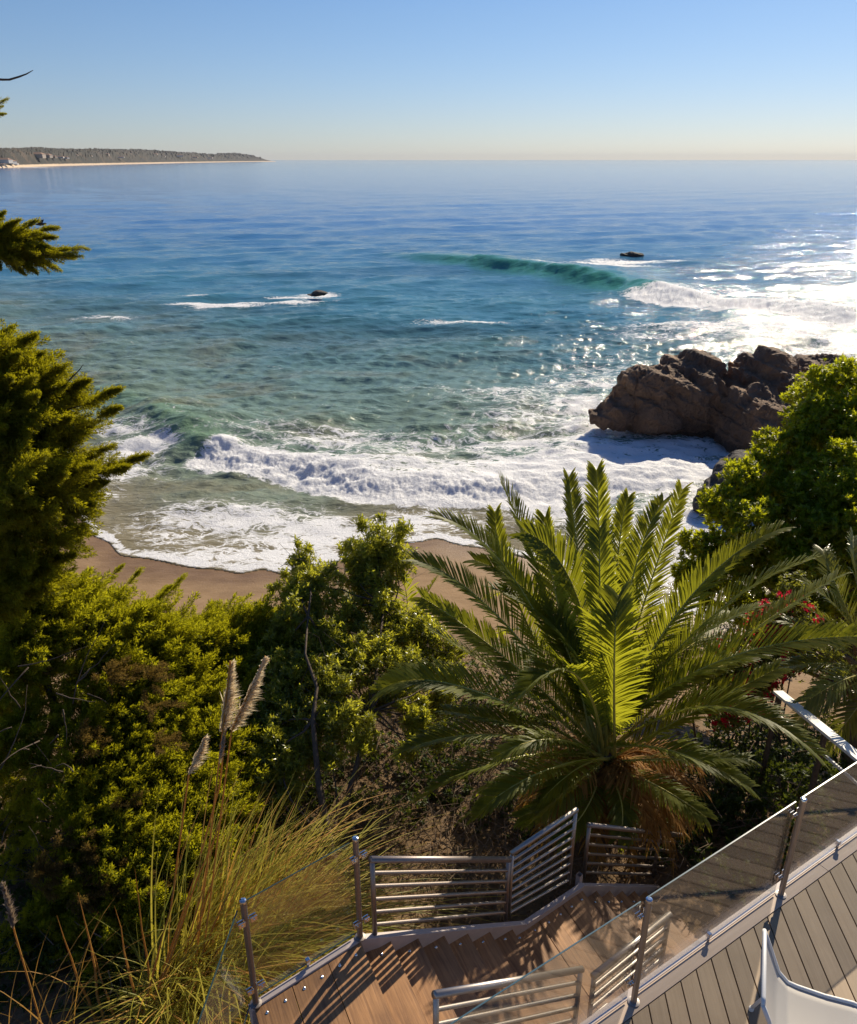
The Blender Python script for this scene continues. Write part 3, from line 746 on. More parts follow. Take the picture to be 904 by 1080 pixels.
# carriage beams under the planks
def ribbon(b, pts, wid, hgt, side=None):
    pts = [np.array(p, float) for p in pts]; n_ = len(pts); o = []
    for i_ in range(n_):
        d1_ = pts[i_][:2]-pts[i_-1][:2] if i_ else pts[1][:2]-pts[0][:2]; d2_ = pts[i_+1][:2]-pts[i_][:2] if i_ < n_-1 else d1_
        d1_ = d1_/np.linalg.norm(d1_); d2_ = d2_/np.linalg.norm(d2_); m_ = d1_+d2_; m_ /= np.linalg.norm(m_); nn = np.array([-m_[1], m_[0]])/max(.5, float(np.dot(m_, d1_)))
        o.append(nn)
    V = []
    for p, nn in zip(pts, o):
        a_ = p[:2]; c_ = p[:2]+nn*wid
        V += [[a_[0],a_[1],p[2]], [c_[0],c_[1],p[2]], [c_[0],c_[1],p[2]-hgt], [a_[0],a_[1],p[2]-hgt]]
    Q_ = []
    for i_ in range(n_-1):
        for k in range(4): Q_.append([i_*4+k, i_*4+(k+1)%4, (i_+1)*4+(k+1)%4, (i_+1)*4+k])
    Q_.append([0,3,2,1]); Q_.append([(n_-1)*4+k for k in range(4)])
    b.addm(V, Q_)
inw = np.array([ab[1], -ab[0]])
def P3(px, py, z): p = atz(px, py, z); return [p.x, p.y, p.z]
b = MB()
s1p = Aq+ab*.02
ribbon(b, [[*(Bq-ab*.05+inw*.025), .016], [*(Aq+inw*.025), .016], P3(400,989,-.035), P3(556,975,zl+.07), P3(617,934,zl+.05)], .055, .20)
bevel(b.build('stringer', M['painted_steel'], stair), .003)
b = MB(); q0 = Q0+np.array([-.02,.03]); ribbon(b, [[*q0, zl+.03], [*(q0+g3*2.1), zl+.03-2.1*.715]], .05, .28); bevel(b.build('stringer', M['painted_steel'], stair), .003)
b = MB(); ribbon(b, [[*(IN0+np.array([-.9,-.6])), -.05], [*IN0, -.05], [*(inner(pls[1])), zl-.045], [*(inner(pls[3])), zl-.045]], .05, .22); bevel(b.build('stringer', M['painted_steel'], stair), .003)
# square newel stub at the corner
b = MB(); c_ = np.array(P3(611,930,zl)); b.tube([c_+[0,.02,-.3], c_+[0,.02,.085]], .035, 4, False); b.build('newel', M['painted_steel'], stair)
for p, zt in ((Bq+inw*.3+ab*.2, -.06), (Aq+inw*.12-ab*.1, -.06), (pls[3]-g3*.15+v*.2, zl-.06), (pls[1]+v*.9, zl-.06)):
    b = MB(); b.box((p[0], p[1], (zt-2.9)/2), (.09,.09,2.9+zt)); b.build('leg', M['painted_steel'], stair)

# ------------------------------------------------------------------ left glass railing
rail_post((Aq[0]+.0, Aq[1]+.0, .016), -ab, 'steel railing post at the foot of the upper landing beside the first barred rail', group='steel posts of the glass railings', mat=M['steel_dull'])
rail_post((Bq[0], Bq[1], .016), -ab, 'steel railing post at the corner by the pampas grass', mat=M['steel_dull'])
og = -inw*.034
glass_panel(Bq+og+ab*.035, Aq+og-ab*.035, .05, 1.03, 'clear glass panel between two posts in front of the pampas grass', M['glass_clear'], edge=M['glass_edge_dark'])
lw_ = np.array([-1.37,3.0]); dl = (lw_-Bq)/np.linalg.norm(lw_-Bq)
glass_panel(Bq+dl*2.0+np.array([-.034,0]), Bq+dl*.035+np.array([-.034,0]), .05, 1.03, 'clear glass panel at the bottom left corner running towards the viewer', M['glass_clear'], edge=M['glass_edge_dark'])
rail_post((Bq+dl*2.03)[0:1].tolist()[0:1] and (float((Bq+dl*2.03)[0]), float((Bq+dl*2.03)[1]), .016), dl, 'steel railing post of the landing railing below the bottom edge of the photo', mat=M['steel_dull'])

# ------------------------------------------------------------------ barred guard rails
def guard(bases, tops, nb, label, mat, rp=.021, rt=.027, rb=.0165, sp=None, inset=0, lowest=.13):
    """bases/tops: lists of 3D points of the posts"""
    t = empty('guard_rail', tuple(bases[0]), label, 'guard rail', 'barred steel guard rails along the stairs')
    bases = [np.array(p, float) for p in bases]; tops = [np.array(p, float) for p in tops]
    for p, q in zip(bases, tops):
        b = MB(); b.tube([p, q-[0,0,rt*.4]], rp, 12); b.build('post', mat, t, smooth=True)
    b = MB(); d = tops[-1]-tops[0]; d /= np.linalg.norm(d)
    b.tube([tops[0]-d*.018]+tops[1:-1]+[tops[-1]+d*.018], rt, 14); b.build('top_rail', mat, t, smooth=True)
    for k in range(nb):
        f = (lowest+(1-lowest)*k/(nb)) 
        b = MB(); b.tube([p+(q-p)*f for p, q in zip(bases, tops)], rb, 10, False); b.build('bar', mat, t, smooth=True)
    return t
def up(p, h): return [p[0], p[1], p[2]+h]
def top_at(base, py):   # point above base seen at row py
    return [base[0], base[1], CAMZ-base[1]*tn(py)]
a_, c_ = P3(395.5,985,-.03), P3(533,970,zl+.14)
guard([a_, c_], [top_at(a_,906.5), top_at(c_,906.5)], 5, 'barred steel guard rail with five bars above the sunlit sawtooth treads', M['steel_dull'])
a_, c_ = P3(536.5,967,zl+.08), P3(600,932,zl+.05)
M['steel_blue'] = M['steel']
guard([a_, c_], [top_at(a_,899.5), top_at(c_,854.5)], 8, 'tall steel guard rail with eight thin bars slanting up at the turn of the stairs', M['steel'], rb=.0145, rt=.026, rp=.019, lowest=.06)
a_ = [1.647,6.27,-1.18]; m1 = [2.70,7.10,-2.13]; c_ = [3.45,7.70,-2.83]
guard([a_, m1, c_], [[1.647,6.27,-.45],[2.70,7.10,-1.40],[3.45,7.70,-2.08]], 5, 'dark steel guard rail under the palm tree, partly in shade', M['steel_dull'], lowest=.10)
t0, t1 = [.05,3.59,.75], [1.22,4.44,-.15]
guard([up(t0,-.86), up(t1,-.86)], [t0, t1], 5, 'steel inner guard rail seen behind the glass at the bottom centre of the photo', M['steel'], lowest=.12)
t0, t1 = [1.386,4.61,-.45], [2.2,5.26,-.53]
guard([up(t0,-.80), up(t1,-.80)], [t0, t1], 5, 'short steel guard rail sloping behind the post at the left end of the deck', M['steel'], rt=.03, rb=.02, lowest=.12)

# ================================================================== CHAIR
M['sling'] = None
n = NT('white_mesh_sling'); P = n.pos()
ck = n.n('TexBrick', i_Vector=n.mapped(P, (1,1,1), (0,0,.38)), i_Scale=130.0); ck.inputs['Color1'].default_value = (.70,.67,.62,1); ck.inputs['Color2'].default_value = (.66,.63,.58,1); ck.inputs['Mortar'].default_value = (.50,.47,.43,1); ck.inputs['Mortar Size'].default_value = .06
pb = n.n('BsdfPrincipled', i_Base_Color=ck.outputs[0], i_Roughness=.7); tr = n.n('BsdfTranslucent', i_Color=(.6,.57,.52)); mx = n.n('MixShader', i_Fac=.25); n.t.links.new(pb.outputs[0], mx.inputs[1]); n.t.links.new(tr.outputs[0], mx.inputs[2]); M['sling'] = n.surf(mx.outputs[0])
chair = empty('patio_chair', (2.75, 3.6, 0), 'white patio chair with mesh sling seat standing on the deck at lower right', 'chair')
fj = np.array([.93,-.37,0]); wj = np.array([-.37,-.93,0])
J = np.array([2.53,3.93,.42])                     # far side junction of seat and back
BT = np.array([2.33,3.95,.90])                    # far side top of back
WD = .58
def prof_pts(side):
    o_ = wj*WD*side
    return [BT+o_, BT*.72+J*.28+o_, J*.82+BT*.18+fj*-.005+o_, J+fj*.035+[0,0,-.0]+o_, J+fj*.10+[0,0,-.012]+o_, J+fj*.28+[0,0,-.018]+o_, J+fj*.46+[0,0,.0]+o_, J+fj*.52+[0,0,-.015]+o_]
for sd_ in (0, 1):
    b = MB(); b.tube(prof_pts(sd_), .0145, 12); b.build('side_rail', M['white'], chair, smooth=True)
b = MB(); b.tube([BT, BT+[0,0,.018]+wj*.04, BT+[0,0,.024]+wj*WD/2, BT+[0,0,.018]+wj*(WD-.04), BT+wj*WD], .0145, 12); b.build('top_rail', M['white'], chair, smooth=True)
b = MB(); q = prof_pts(0)[-1]; b.tube([q, q+wj*WD], .014, 12); b.build('front_rail', M['white'], chair, smooth=True)
# sling as one sheet, sagging between the rails
pa, pc = prof_pts(0), prof_pts(1); ns = 9; V = []; m_ = len(pa)
ts = np.linspace(0, m_-1, 40)
def lerp(P_, t): i_ = min(int(t), len(P_)-2); return np.array(P_[i_])*(1-(t-i_))+np.array(P_[i_+1])*(t-i_)
up_n = []
for t in ts:
    for s_ in np.linspace(0, 1, ns):
        p = lerp(pa, t)*(1-s_)+lerp(pc, t)*s_; sag = .018*math.sin(PI*s_)
        V.append(p+np.array([0,0,-sag]) if t > 2.5 else p-fj*sag)
i = np.arange(ns-1)[None]+np.arange(len(ts)-1)[:, None]*ns; Qs = np.stack([i, i+1, i+ns+1, i+ns], -1).reshape(-1, 4)
b = MB(); b.add(V, Qs); so = b.build('sling', M['sling'], chair, smooth=True); sm_ = so.modifiers.new('s', 'SOLIDIFY'); sm_.thickness = .003
for sd_ in (0, 1):
    o_ = wj*WD*sd_
    for top, foot in ((J+fj*-.0+o_+[0,0,.0], np.array([2.40,4.0,0.0])+o_+wj*0), (J+fj*.45+o_, J*[1,1,0]+fj*.52+o_)):
        foot = np.array(foot, float); foot[2] = .004
        b = MB(); b.tube([top, (top*.5+foot*.5)+[0,0,.0], foot+[0,0,.02]], .0125, 12); lg = b.build('leg', M['white'], chair, smooth=True)
        b = MB(); b.tube([foot, foot+[0,0,.022], foot+[0,0,.027]], [.019,.019,.014], 12); b.build('foot_cap', M['plastic'] if 'plastic' in M else M['white'], lg)

# ================================================================== WHITE RAILING at right (steps down the slope)
wr = empty('white_railing', (4.2, 8.2, -1.0), 'white painted railing half hidden under the palm fronds at right', 'railing')
def P3d(px, py, d): p = at(px, py, d); return np.array([p.x, p.y, p.z])
a_, c_ = P3d(820,731,8.6), P3d(935,825,6.4)
dv = (c_-a_); dh = dv.copy(); dh[2] = 0; dh /= np.linalg.norm(dh); sidev = np.array([-dh[1], dh[0], 0])
b = MB(); 
def plank(b, p, q, w_, h_): 
    V = [p-sidev*w_/2, p+sidev*w_/2, q+sidev*w_/2, q-sidev*w_/2]; V = V+[x+np.array([0,0,h_]) for x in V]
    b.addm(V, [[0,1,2,3],[7,6,5,4],[0,4,5,1],[1,5,6,2],[2,6,7,3],[3,7,4,0]])
plank(b, a_, c_, .13, .04); bevel(b.build('cap_rail', M['white'], wr), .004)
for k, dz in enumerate((-.30,)):
    b = MB(); plank(b, a_+[0,0,dz], c_+[0,0,dz], .02, .035); b.build('lower_rail', M['white'], wr)
for f in (.02, .5, .98):
    p = a_*(1-f)+c_*f; b = MB(); zb = min(G(p[0], p[1]), p[2]-.9)-.1; b.box((p[0], p[1], (p[2]-.003+zb)/2), (.05,.05,p[2]-.003-zb)); b.build('post', M['bark'], wr)
# ================================================================== VEGETATION
def rotz_to(dirs, rg, spin=True):
    """rotation matrices taking +Z to dirs (n,3) with random spin"""
    d = dirs/np.linalg.norm(dirs, axis=1, keepdims=True); n_ = len(d)
    ref = rg.normal(size=(n_, 3)) if spin else np.tile([0.,0,1], (n_, 1))
    x = np.cross(ref, d); x /= np.linalg.norm(x, axis=1, keepdims=True)+1e-9
    y = np.cross(d, x); return np.stack([x, y, d], -1)
def leaf_proto(L, W_, fold=.25, droop=.15):
    """leaf lying along +Z from the origin"""
    V = [[0,0,0],[W_/2,fold*W_/2,L*.45],[0,0,L*.5],[-W_/2,fold*W_/2,L*.45],[0,-droop*L,L]]
    return np.array(V), np.array([[0,1,4,2],[0,2,4,3]])
def rosette(nl, L, W_, open_=1.0, seed=0, stem=.0):
    rg = np.random.default_rng(seed); V, Q_ = leaf_proto(L, W_); b = MB()
    ang = np.arange(nl)*2.4+rg.uniform(0, 6, 1); el = rg.uniform(.15, .95, nl)*open_
    d = np.stack([np.cos(ang)*np.sin(el*1.5), np.sin(ang)*np.sin(el*1.5), np.cos(el*1.5)], 1)
    # leaf surface faces up the stem
    z = d; x = np.cross([0,0,1.], z); x /= np.linalg.norm(x, axis=1, keepdims=True); y = np.cross(z, x)
    b.place(V, Q_, np.stack([x, y, z], -1), rg.uniform(.7, 1.15, nl), d*0+np.stack([np.zeros(nl), np.zeros(nl), rg.uniform(-stem, 0, nl)], 1))
    return np.concatenate(b.v), np.concatenate(b.f[4])
def shell_pts(rg, c, r, n_, inner_=.55, camside=True, lump=.35, seed=0):
    d = rg.normal(size=(n_*3, 3)); d /= np.linalg.norm(d, axis=1, keepdims=True)
    c = np.array(c); 
    if camside:
        tc = np.array([0,0,CAMZ])-c; tc /= np.linalg.norm(tc); keep = (d@tc > -.55) | (rg.random(len(d)) < .35) 
        d = d[keep]
    d = d[:n_]
    lm = 1+lump*(fbm(d[:,0]*2.3+seed+5*d[:,2], d[:,1]*2.3+3*d[:,2], 3, seed)-.5)*2
    rad = (inner_+(1-inner_)*rg.random(len(d))**.6)*lm
    return c+d*rad[:, None]*np.array(r), d
def crown(b, protos, clumps, dens, sc, rg, upb=.5, jit=.5, inner_=.5, lump=.4, bias=None):
    """clumps: (centre, (rx,ry,rz)); dens = protos per m2 of shell"""
    for k, (c, r) in enumerate(clumps):
        area = 4*PI*((r[0]*r[1]+r[0]*r[2]+r[1]*r[2])/3); n_ = max(6, int(area*dens))
        p, d = shell_pts(rg, c, r, n_, inner_, True, lump, 7*k+3)
        dd = d+rg.normal(size=d.shape)*jit; dd[:, 2] += upb
        if bias is not None: dd = dd*.55+np.array(bias)
        idx = rg.integers(0, len(protos), len(p))
        Rm = rotz_to(dd, rg); s_ = sc*rg.uniform(.7, 1.25, len(p))
        for j, (V, Q_) in enumerate(protos):
            m_ = idx == j; b.place(V, Q_, Rm[m_], s_[m_], p[m_])
def limb(b, p, q, r0, r1, rg, bend=.12, seg=7, nseg=7):
    p = np.array(p, float); q = np.array(q, float); L = np.linalg.norm(q-p); off = rg.normal(size=3)*L*bend
    pts = []; 
    for t in np.linspace(0, 1, nseg):
        pts.append(p*(1-t)+q*t+off*math.sin(PI*t)+rg.normal(size=3)*L*.012*(0 < t < 1))
    b.tube(pts, list(np.linspace(r0, r1, nseg)), seg)
    return pts
def cl(px, py, d, rx, ry=None, rz=None):
    """clump centred at photo pixel, distance d, radii in metres"""
    p = at(px, py, d); return (np.array(p), (rx, ry or rx, rz or rx))

# ---------------------------------------------------------------- conifer sprays
def spray_proto(seed, nn=11, fine=4):
    rg = np.random.default_rng(seed); b = MB(); P0, D0 = [], []
    tw = np.array([[0,0,0],[.014,0,.045],[0,.006,.11],[-.014,0,.045]]); tq = np.array([[0,1,2,3]])
    for k in range(nn):
        t = k/nn; z = .06+t*.94; L = (.30*(1-t)**.8+.04)*rg.uniform(.5,1.3)
        for side in range(3):
            az = k*2.0+side*2.1+rg.normal()*.3; up_ = rg.uniform(.55, 1.0)
            d = np.array([math.cos(az)*math.sin(up_), math.sin(az)*math.sin(up_), math.cos(up_)])
            m_ = max(2, int(fine*L/.3)+1)
            for j in range(m_):
                f = (j+.5)/m_; p = np.array([0,0,z-.06])+d*L*f+np.array([0,0,.05])*f*f
                for q in range(3):
                    P0.append(p+rg.normal(size=3)*.012); dd = d+rg.normal(size=3)*.45+[0,0,.45]; D0.append(dd)
    P0 = np.array(P0); D0 = np.array(D0)
    b.place(tw, tq, rotz_to(D0, rg), rg.uniform(.7, 1.3, len(P0)), P0)
    return np.concatenate(b.v), np.concatenate(b.f[4])
sprays = [spray_proto(s_) for s_ in (1, 2, 3, 4)]
def bough(b, bw, p, q, rg, n_=26, s0=.34, s1=.2, spread=.16, wood=.016, side_up=.15, prot=None):
    """a feathery bough from p to the tip q carrying sprays all along"""
    prot = prot or sprays
    p = np.array(p, float); q = np.array(q, float); ax = q-p; L = np.linalg.norm(ax); axn = ax/L
    sag = np.array([0,0,-.10*L])
    f = np.concatenate([.15+.85*rg.random(n_-2)**.8, [.97, 1.0]]); pos_ = p+ax*f[:, None]+sag*np.sin(PI*f)[:, None]*1.0
    per = rg.normal(size=(n_, 3)); per -= (per@axn)[:, None]*axn; 
    wd = spread*L*np.sin(PI*np.clip(f, .08, .98))**.6*(1.05-f)
    pos_ = pos_+per*wd[:, None]*.55
    dd = axn*(1.0+f[:, None])+per*(.75*(1.12-f))[:, None]+np.array([0,0,side_up]); 
    Rm = rotz_to(dd, rg); sc = (s0*(1-f)+s1*f)*rg.uniform(.8, 1.2, n_); pos_ = pos_-dd/np.linalg.norm(dd, axis=1, keepdims=True)*sc[:, None]*.75
    idx = rg.integers(0, len(prot), n_)
    for j, (V, Q_) in enumerate(prot):
        m_ = idx == j; b.place(V, Q_, Rm[m_], sc[m_], pos_[m_])
    pts = [p+ax*t+sag*math.sin(PI*t) for t in np.linspace(0, .93, 6)]
    bw.tube(pts, list(np.linspace(wood, .003, 6)), 5)

# ---- tall cypress at the left
rg = np.random.default_rng(21)
cy = empty('cypress_tree', tuple(at(-60, 700, 8.8)*Vector((1,1,0))+Vector((0,0,-4.2))), 'tall dark cypress with feathery boughs reaching right over the surf', 'tree', 'conifers on the left slope')
b = MB(); bw = MB(); tr0 = np.array(at(-62, 700, 8.8)); tr0[2] = G(tr0[0], tr0[1])-.1; tr1 = np.array(at(-45, 330, 8.9))
trk = limb(bw, tr0, tr1, .17, .04, rg, .03, 10, 9)
def trunk_at(z):
    for a_, c_ in zip(trk[:-1], trk[1:]):
        if a_[2] <= z <= c_[2]: t = (z-a_[2])/(c_[2]-a_[2]); return a_*(1-t)+c_*t
    return trk[-1] if z > trk[-1][2] else trk[0]
tips = [(38,352,8.6),(14,344,8.9),(72,384,8.5),(45,372,8.8),(20,372,8.3),(128,409,8.5),(95,400,8.7),(126,430,8.3),(100,446,8.5),(158,479,8.4),(135,492,8.2),(120,470,8.7),(112,508,8.4),(92,556,8.4),(98,532,8.2),(60,520,8.0),(75,440,8.2),(40,415,8.0),(30,455,7.9),(12,398,8.1),(15,500,7.8),(45,545,7.8),(20,575,7.7),(80,585,8.1),(60,470,8.4),(30,600,7.6),(5,545,7.7),(5,450,7.8),(100,490,7.9),(70,500,7.7),(70,405,8.4),(50,480,7.5),(25,520,7.4),(5,620,7.5),(55,600,7.9)]
for (px, py, d) in tips:
    q = np.array(at(px, py, d)); st = trunk_at(q[2]-.35); L = np.linalg.norm(q-st)
    bough(b, bw, st+(q-st)*.12, q, rg, int(20+13*L), .36, .22, .30)
for k in range(60):   # inner filling
    q = np.array(at(rg.uniform(-45, 62), rg.uniform(380, 640), rg.uniform(8.0, 9.3))); st = trunk_at(q[2]-.3)
    bough(b, bw, st+(q-st)*.2, q, rg, 18, .34, .22, .25)
for (px, py, d) in [q for q in tips if q[0] < 118]+[(20,650,8.4),(30,690,8.3),(20,720,8.2),(40,740,8.1),(55,665,8.6),(30,770,8.0),(60,700,8.5),(12,800,7.9),(35,830,7.6),(45,800,7.8),(20,860,7.4),(0,770,8.0)]:
    c_ = np.array(at(px-38, py+24, d+.15)); crown(b, sprays, [(c_, (.27, .24, .16))], 42, .33, rg, .2, .42, .25, .8, bias=(.85,-.1,.22))
b.build('crown', M['cypress'], cy); bw.build('trunk', M['bark'], cy, smooth=True)
# dead twig poking out
b2 = MB(); b2.tube([at(40,425,8.5), at(58,411,8.5), at(72,402,8.5), at(84,390,8.5), at(88,384,8.5)], [.012,.011,.009,.006,.002], 6); b2.build('dead_twig', M['bark'], cy, smooth=True)

# ---- second conifer: trunk beyond the left edge, one limb in view
rg = np.random.default_rng(5)
c2 = empty('cypress_tree', tuple(at(-330, 700, 7.0)*Vector((1,1,0))+Vector((0,0,-3.0))), 'conifer beyond the left edge whose olive limb hangs over the open sea', 'tree', 'conifers on the left slope')
b = MB(); bw = MB(); a0 = np.array(at(-330, 800, 7.0)); a0[2] = G(a0[0], a0[1])-.1; a1 = np.array(at(-270, -60, 7.2)); a1[2] = 7.6
limb(bw, a0, a1, .2, .05, rg, .02, 10, 9)
r0 = np.array(at(-280, 215, 7.1)); r1 = np.array(at(-20, 240, 7.0)); bw.tube([r0, (r0+r1)/2+[0,0,.1], r1], [.05,.035,.02], 7)
for (px, py) in [(92,262),(84,270),(60,240),(40,232),(62,284),(38,287),(25,288),(14,276),(72,262),(48,258),(4,224),(20,232),(0,282),(50,276),(28,262),(-10,270),(66,268),(55,262),(36,270),(18,262),(8,248),(44,246),(78,272),(30,244),(12,236),(-4,252),(58,250),(22,272),(-14,240)]:
    q = np.array(at(px, py, 7.0+rg.uniform(-.12,.12))); st = r1+(q-r1)*.08+rg.normal(size=3)*.03
    bough(b, bw, st, q, rg, 17, .20, .13, .34, .007)
r2 = np.array(at(-150, 120, 7.0)); bw.tube([np.array(at(-285,150,7.1)), r2, np.array(at(-40,118,7.0))], [.03,.02,.012], 6)
for (px, py) in [(8,104),(5,120),(-4,98),(-10,125),(2,112)]:
    q = np.array(at(px, py, 7.0)); bough(b, bw, np.array(at(-45,118,7.0)), q, rg, 9, .13, .08, .18, .006)
bw.tube([at(-60,80,7.0), at(-15,82,7.0), at(2,84,7.0), at(10,84,7.0), at(20,81,7.0), at(28,78,7.0), at(35,74,7.0)], [.014,.011,.009,.008,.007,.005,.002], 6)
for k in range(26):
    q = np.array(at(rg.uniform(-260,-60), rg.uniform(-20,330), rg.uniform(6.8,7.4))); st = a0+(a1-a0)*np.clip((q[2]-a0[2]-.3)/(a1[2]-a0[2]),0,1); bough(b, bw, st, q, rg, 26, .3, .16, .2)
b.build('crown', M['cypress'], c2); bw.build('trunk', M['bark'], c2, smooth=True)

# ---- spreading juniper below
rg = np.random.default_rng(31)
ju = empty('juniper_tree', tuple(at(40, 800, 7.6)*Vector((1,1,0))+Vector((0,0,-3.0))), 'wide bright green juniper with arching feathery branches above the pampas grass', 'tree', 'conifers on the left slope')
b = MB(); bw = MB(); j0 = np.array(at(20, 900, 7.6)); j0[2] = G(j0[0], j0[1])-.1
j1 = np.array(at(60, 760, 8.0)); j2 = np.array(at(150, 720, 8.4)); limb(bw, j0, j1, .12, .07, rg, .05, 9); limb(bw, j1, j2, .07, .03, rg); limb(bw, j1, at(10, 680, 8.2), .06, .03, rg); limb(bw, j0+[.1,0,.5], at(120, 860, 6.8), .06, .02, rg)
jt = [(150,600,9.4),(130,596,9.5),(196,606,9.6),(180,618,9.4),(226,635,9.7),(206,650,9.5),(160,632,9.2),(120,618,9.2),(95,600,9.2),(60,605,9.0),(25,612,8.6),(240,668,9.6),(265,662,9.7),(285,672,9.6),(255,690,9.3),(222,680,9.2),(190,668,9.0),(150,660,8.8),(115,650,8.8),(75,640,8.6),(40,650,8.4),(285,700,9.2),(250,715,8.8),(215,712,8.7),(180,705,8.5),(140,700,8.4),(100,690,8.3),(60,685,8.2),(20,690,8.0),(290,730,8.9),(270,750,8.5),(235,750,8.2),(200,745,8.2),(160,745,8.0),(120,735,8.0),(80,730,7.9),(40,735,7.8),(245,785,7.8),(210,785,7.7),(175,785,7.6),(135,780,7.6),(95,775,7.5),(55,780,7.4),(15,770,7.5),
      (225,820,7.3),(190,822,7.2),(155,820,7.2),(110,820,7.1),(65,825,7.0),(25,825,7.0),(230,850,7.0),(200,860,6.8),(170,862,6.7),(130,860,6.7),(90,865,6.6),(40,870,6.6),(215,885,6.5),(180,895,6.4),(150,905,6.3),(110,905,6.3),(60,910,6.3),(185,925,6.1),(140,935,6.1),(90,940,6.1),(170,955,5.9),(130,975,5.9),(150,1000,5.8),(95,985,5.9),(50,960,6.0),(125,1025,5.6)]
for k, (px, py, d) in enumerate(jt):
    edge_ = k < 12
    q = np.array(at(px, py, d)); back = np.array(at(px-(62 if edge_ else rg.uniform(20, 75)), py+(40 if edge_ else rg.uniform(35, 75)), d-.1+rg.uniform(-.05,.4)))
    bough(b, bw, back, q, rg, 34 if not edge_ else 26, .30, .17, .34 if not edge_ else .30, .010)
for k, (px, py, d) in enumerate(jt[10:]):
    if px < 95 and py > 665 and rg.random() < .5: continue
    c_ = np.array(at(px-8, py+14, d+.12)); jr = .23+.012*(d-5)*4
    crown(b, sprays, [(c_, (jr*1.25, jr, jr*.75))], 50, .38, rg, .2, .38, .25, .9, bias=(.8,-.1,.36))
ext = [(-20,730,7.6),(-30,800,7.2),(-40,880,6.6),(-60,650,8)]
for (px, py, d) in ext:
    q = np.array(at(px, py, d)); bough(b, bw, q+[-.6,.2,-.5], q, rg, 34, .3, .16, .3)
for k in range(30):
    p = np.array(at(rg.uniform(-10, 100), rg.uniform(700, 930), rg.uniform(6.3, 7.6))); dr = rg.normal(size=3)*[.5,.3,.5]; L = rg.uniform(.3, 1.0)
    limb(bw, p, p+dr*L, .008, .002, rg, .05, 5)
b.build('crown', M['juniper'], ju)
M['dead_spray'] = mat_leaf('dead_brown_spray', (.07,.045,.012), (.20,.13,.035), (.36,.24,.05), .35, .7, .15)
b = MB()
for k in range(14):
    px, py = rg.uniform(10, 200), rg.uniform(640, 960); d = np.interp(py, [600,1000], [8.9,5.6])-.02
    c_ = np.array(at(px, py, d)); r_ = rg.uniform(.05, .14); crown(b, sprays, [(c_, (r_*1.3, r_, r_))], 70, .26, rg, .2, .5, .3, .7, bias=(.7,-.1,.2))
o_ = b.build('dead_sprays', M['dead_spray'], ju); bw.build('trunk', M['bark'], ju, smooth=True)

# ---------------------------------------------------------------- broadleaf tree at right
rg = np.random.default_rng(41)
bt = empty('leafy_tree', (9.6, 14.5, -6.5), 'bright green rounded leafy tree at right in front of the sea rocks', 'tree', 'leafy trees on the slope')
ros = [rosette(11, .105, .042, .95, s_, .05) for s_ in range(5)]
cls = [cl(885,405,15.5,.75),cl(905,440,15,.9),cl(865,440,15,.75),cl(845,462,15,.62),cl(815,470,14.6,.50),cl(800,500,14.3,.55),cl(778,520,14.2,.45),cl(845,505,14,.75),cl(885,500,13.6,.8),cl(762,545,14,.40),cl(800,545,13.6,.6),cl(840,555,13.2,.65),cl(880,555,13,.7),cl(745,570,13.6,.38),cl(775,590,13.3,.55),cl(820,600,13,.6),cl(735,600,13.4,.34),cl(870,420,16,.8),cl(910,540,12.6,.7),cl(760,628,13.1,.45),cl(800,640,12.8,.5),cl(940,470,14.4,1.0),cl(950,400,16,1.0),cl(980,540,13.5,1.2),cl(850,640,12.6,.6),cl(900,620,12.4,.6),cl(960,620,13,1.0)]
cls = [(c+np.array([.04,0,-.15]), (r[0]*.92, r[1]*.92, r[2]*.76)) for c, r in cls]+[cl(782,505,14.0,.36),cl(760,530,13.8,.36),cl(735,580,13.4,.34),cl(728,610,13.2,.32),cl(790,560,13.0,.5),cl(845,590,12.8,.6),cl(890,580,12.6,.6)]
b = MB(); crown(b, ros, cls, 60, 1.0, rg, .65, .35, .62, .45)
small = []
for c, r in cls:        # small knobs on each clump break up the outline
    for k in range(7):
        d = rg.normal(size=3); d[2] = abs(d[2])*.8; d /= np.linalg.norm(d); small.append((c+d*np.array(r)*.95, tuple(np.array(r)*rg.uniform(.18,.42))))
crown(b, ros, small, 75, 1.0, rg, .7, .35, .4, .4)
bw = MB(); base = np.array([9.6, 14.5, 0.]); base[2] = G(9.6, 14.5)-.2; frk = base+np.array([-.3,-.1,3.0]); limb(bw, base, frk, .22, .15, rg, .04, 10)
for c, r in cls[::1]: limb(bw, frk+rg.normal(size=3)*.1, c, .07, .02, rg, .08, 6)
b.build('crown', M['broad'], bt); bw.build('trunk', M['bark'], bt, smooth=True)

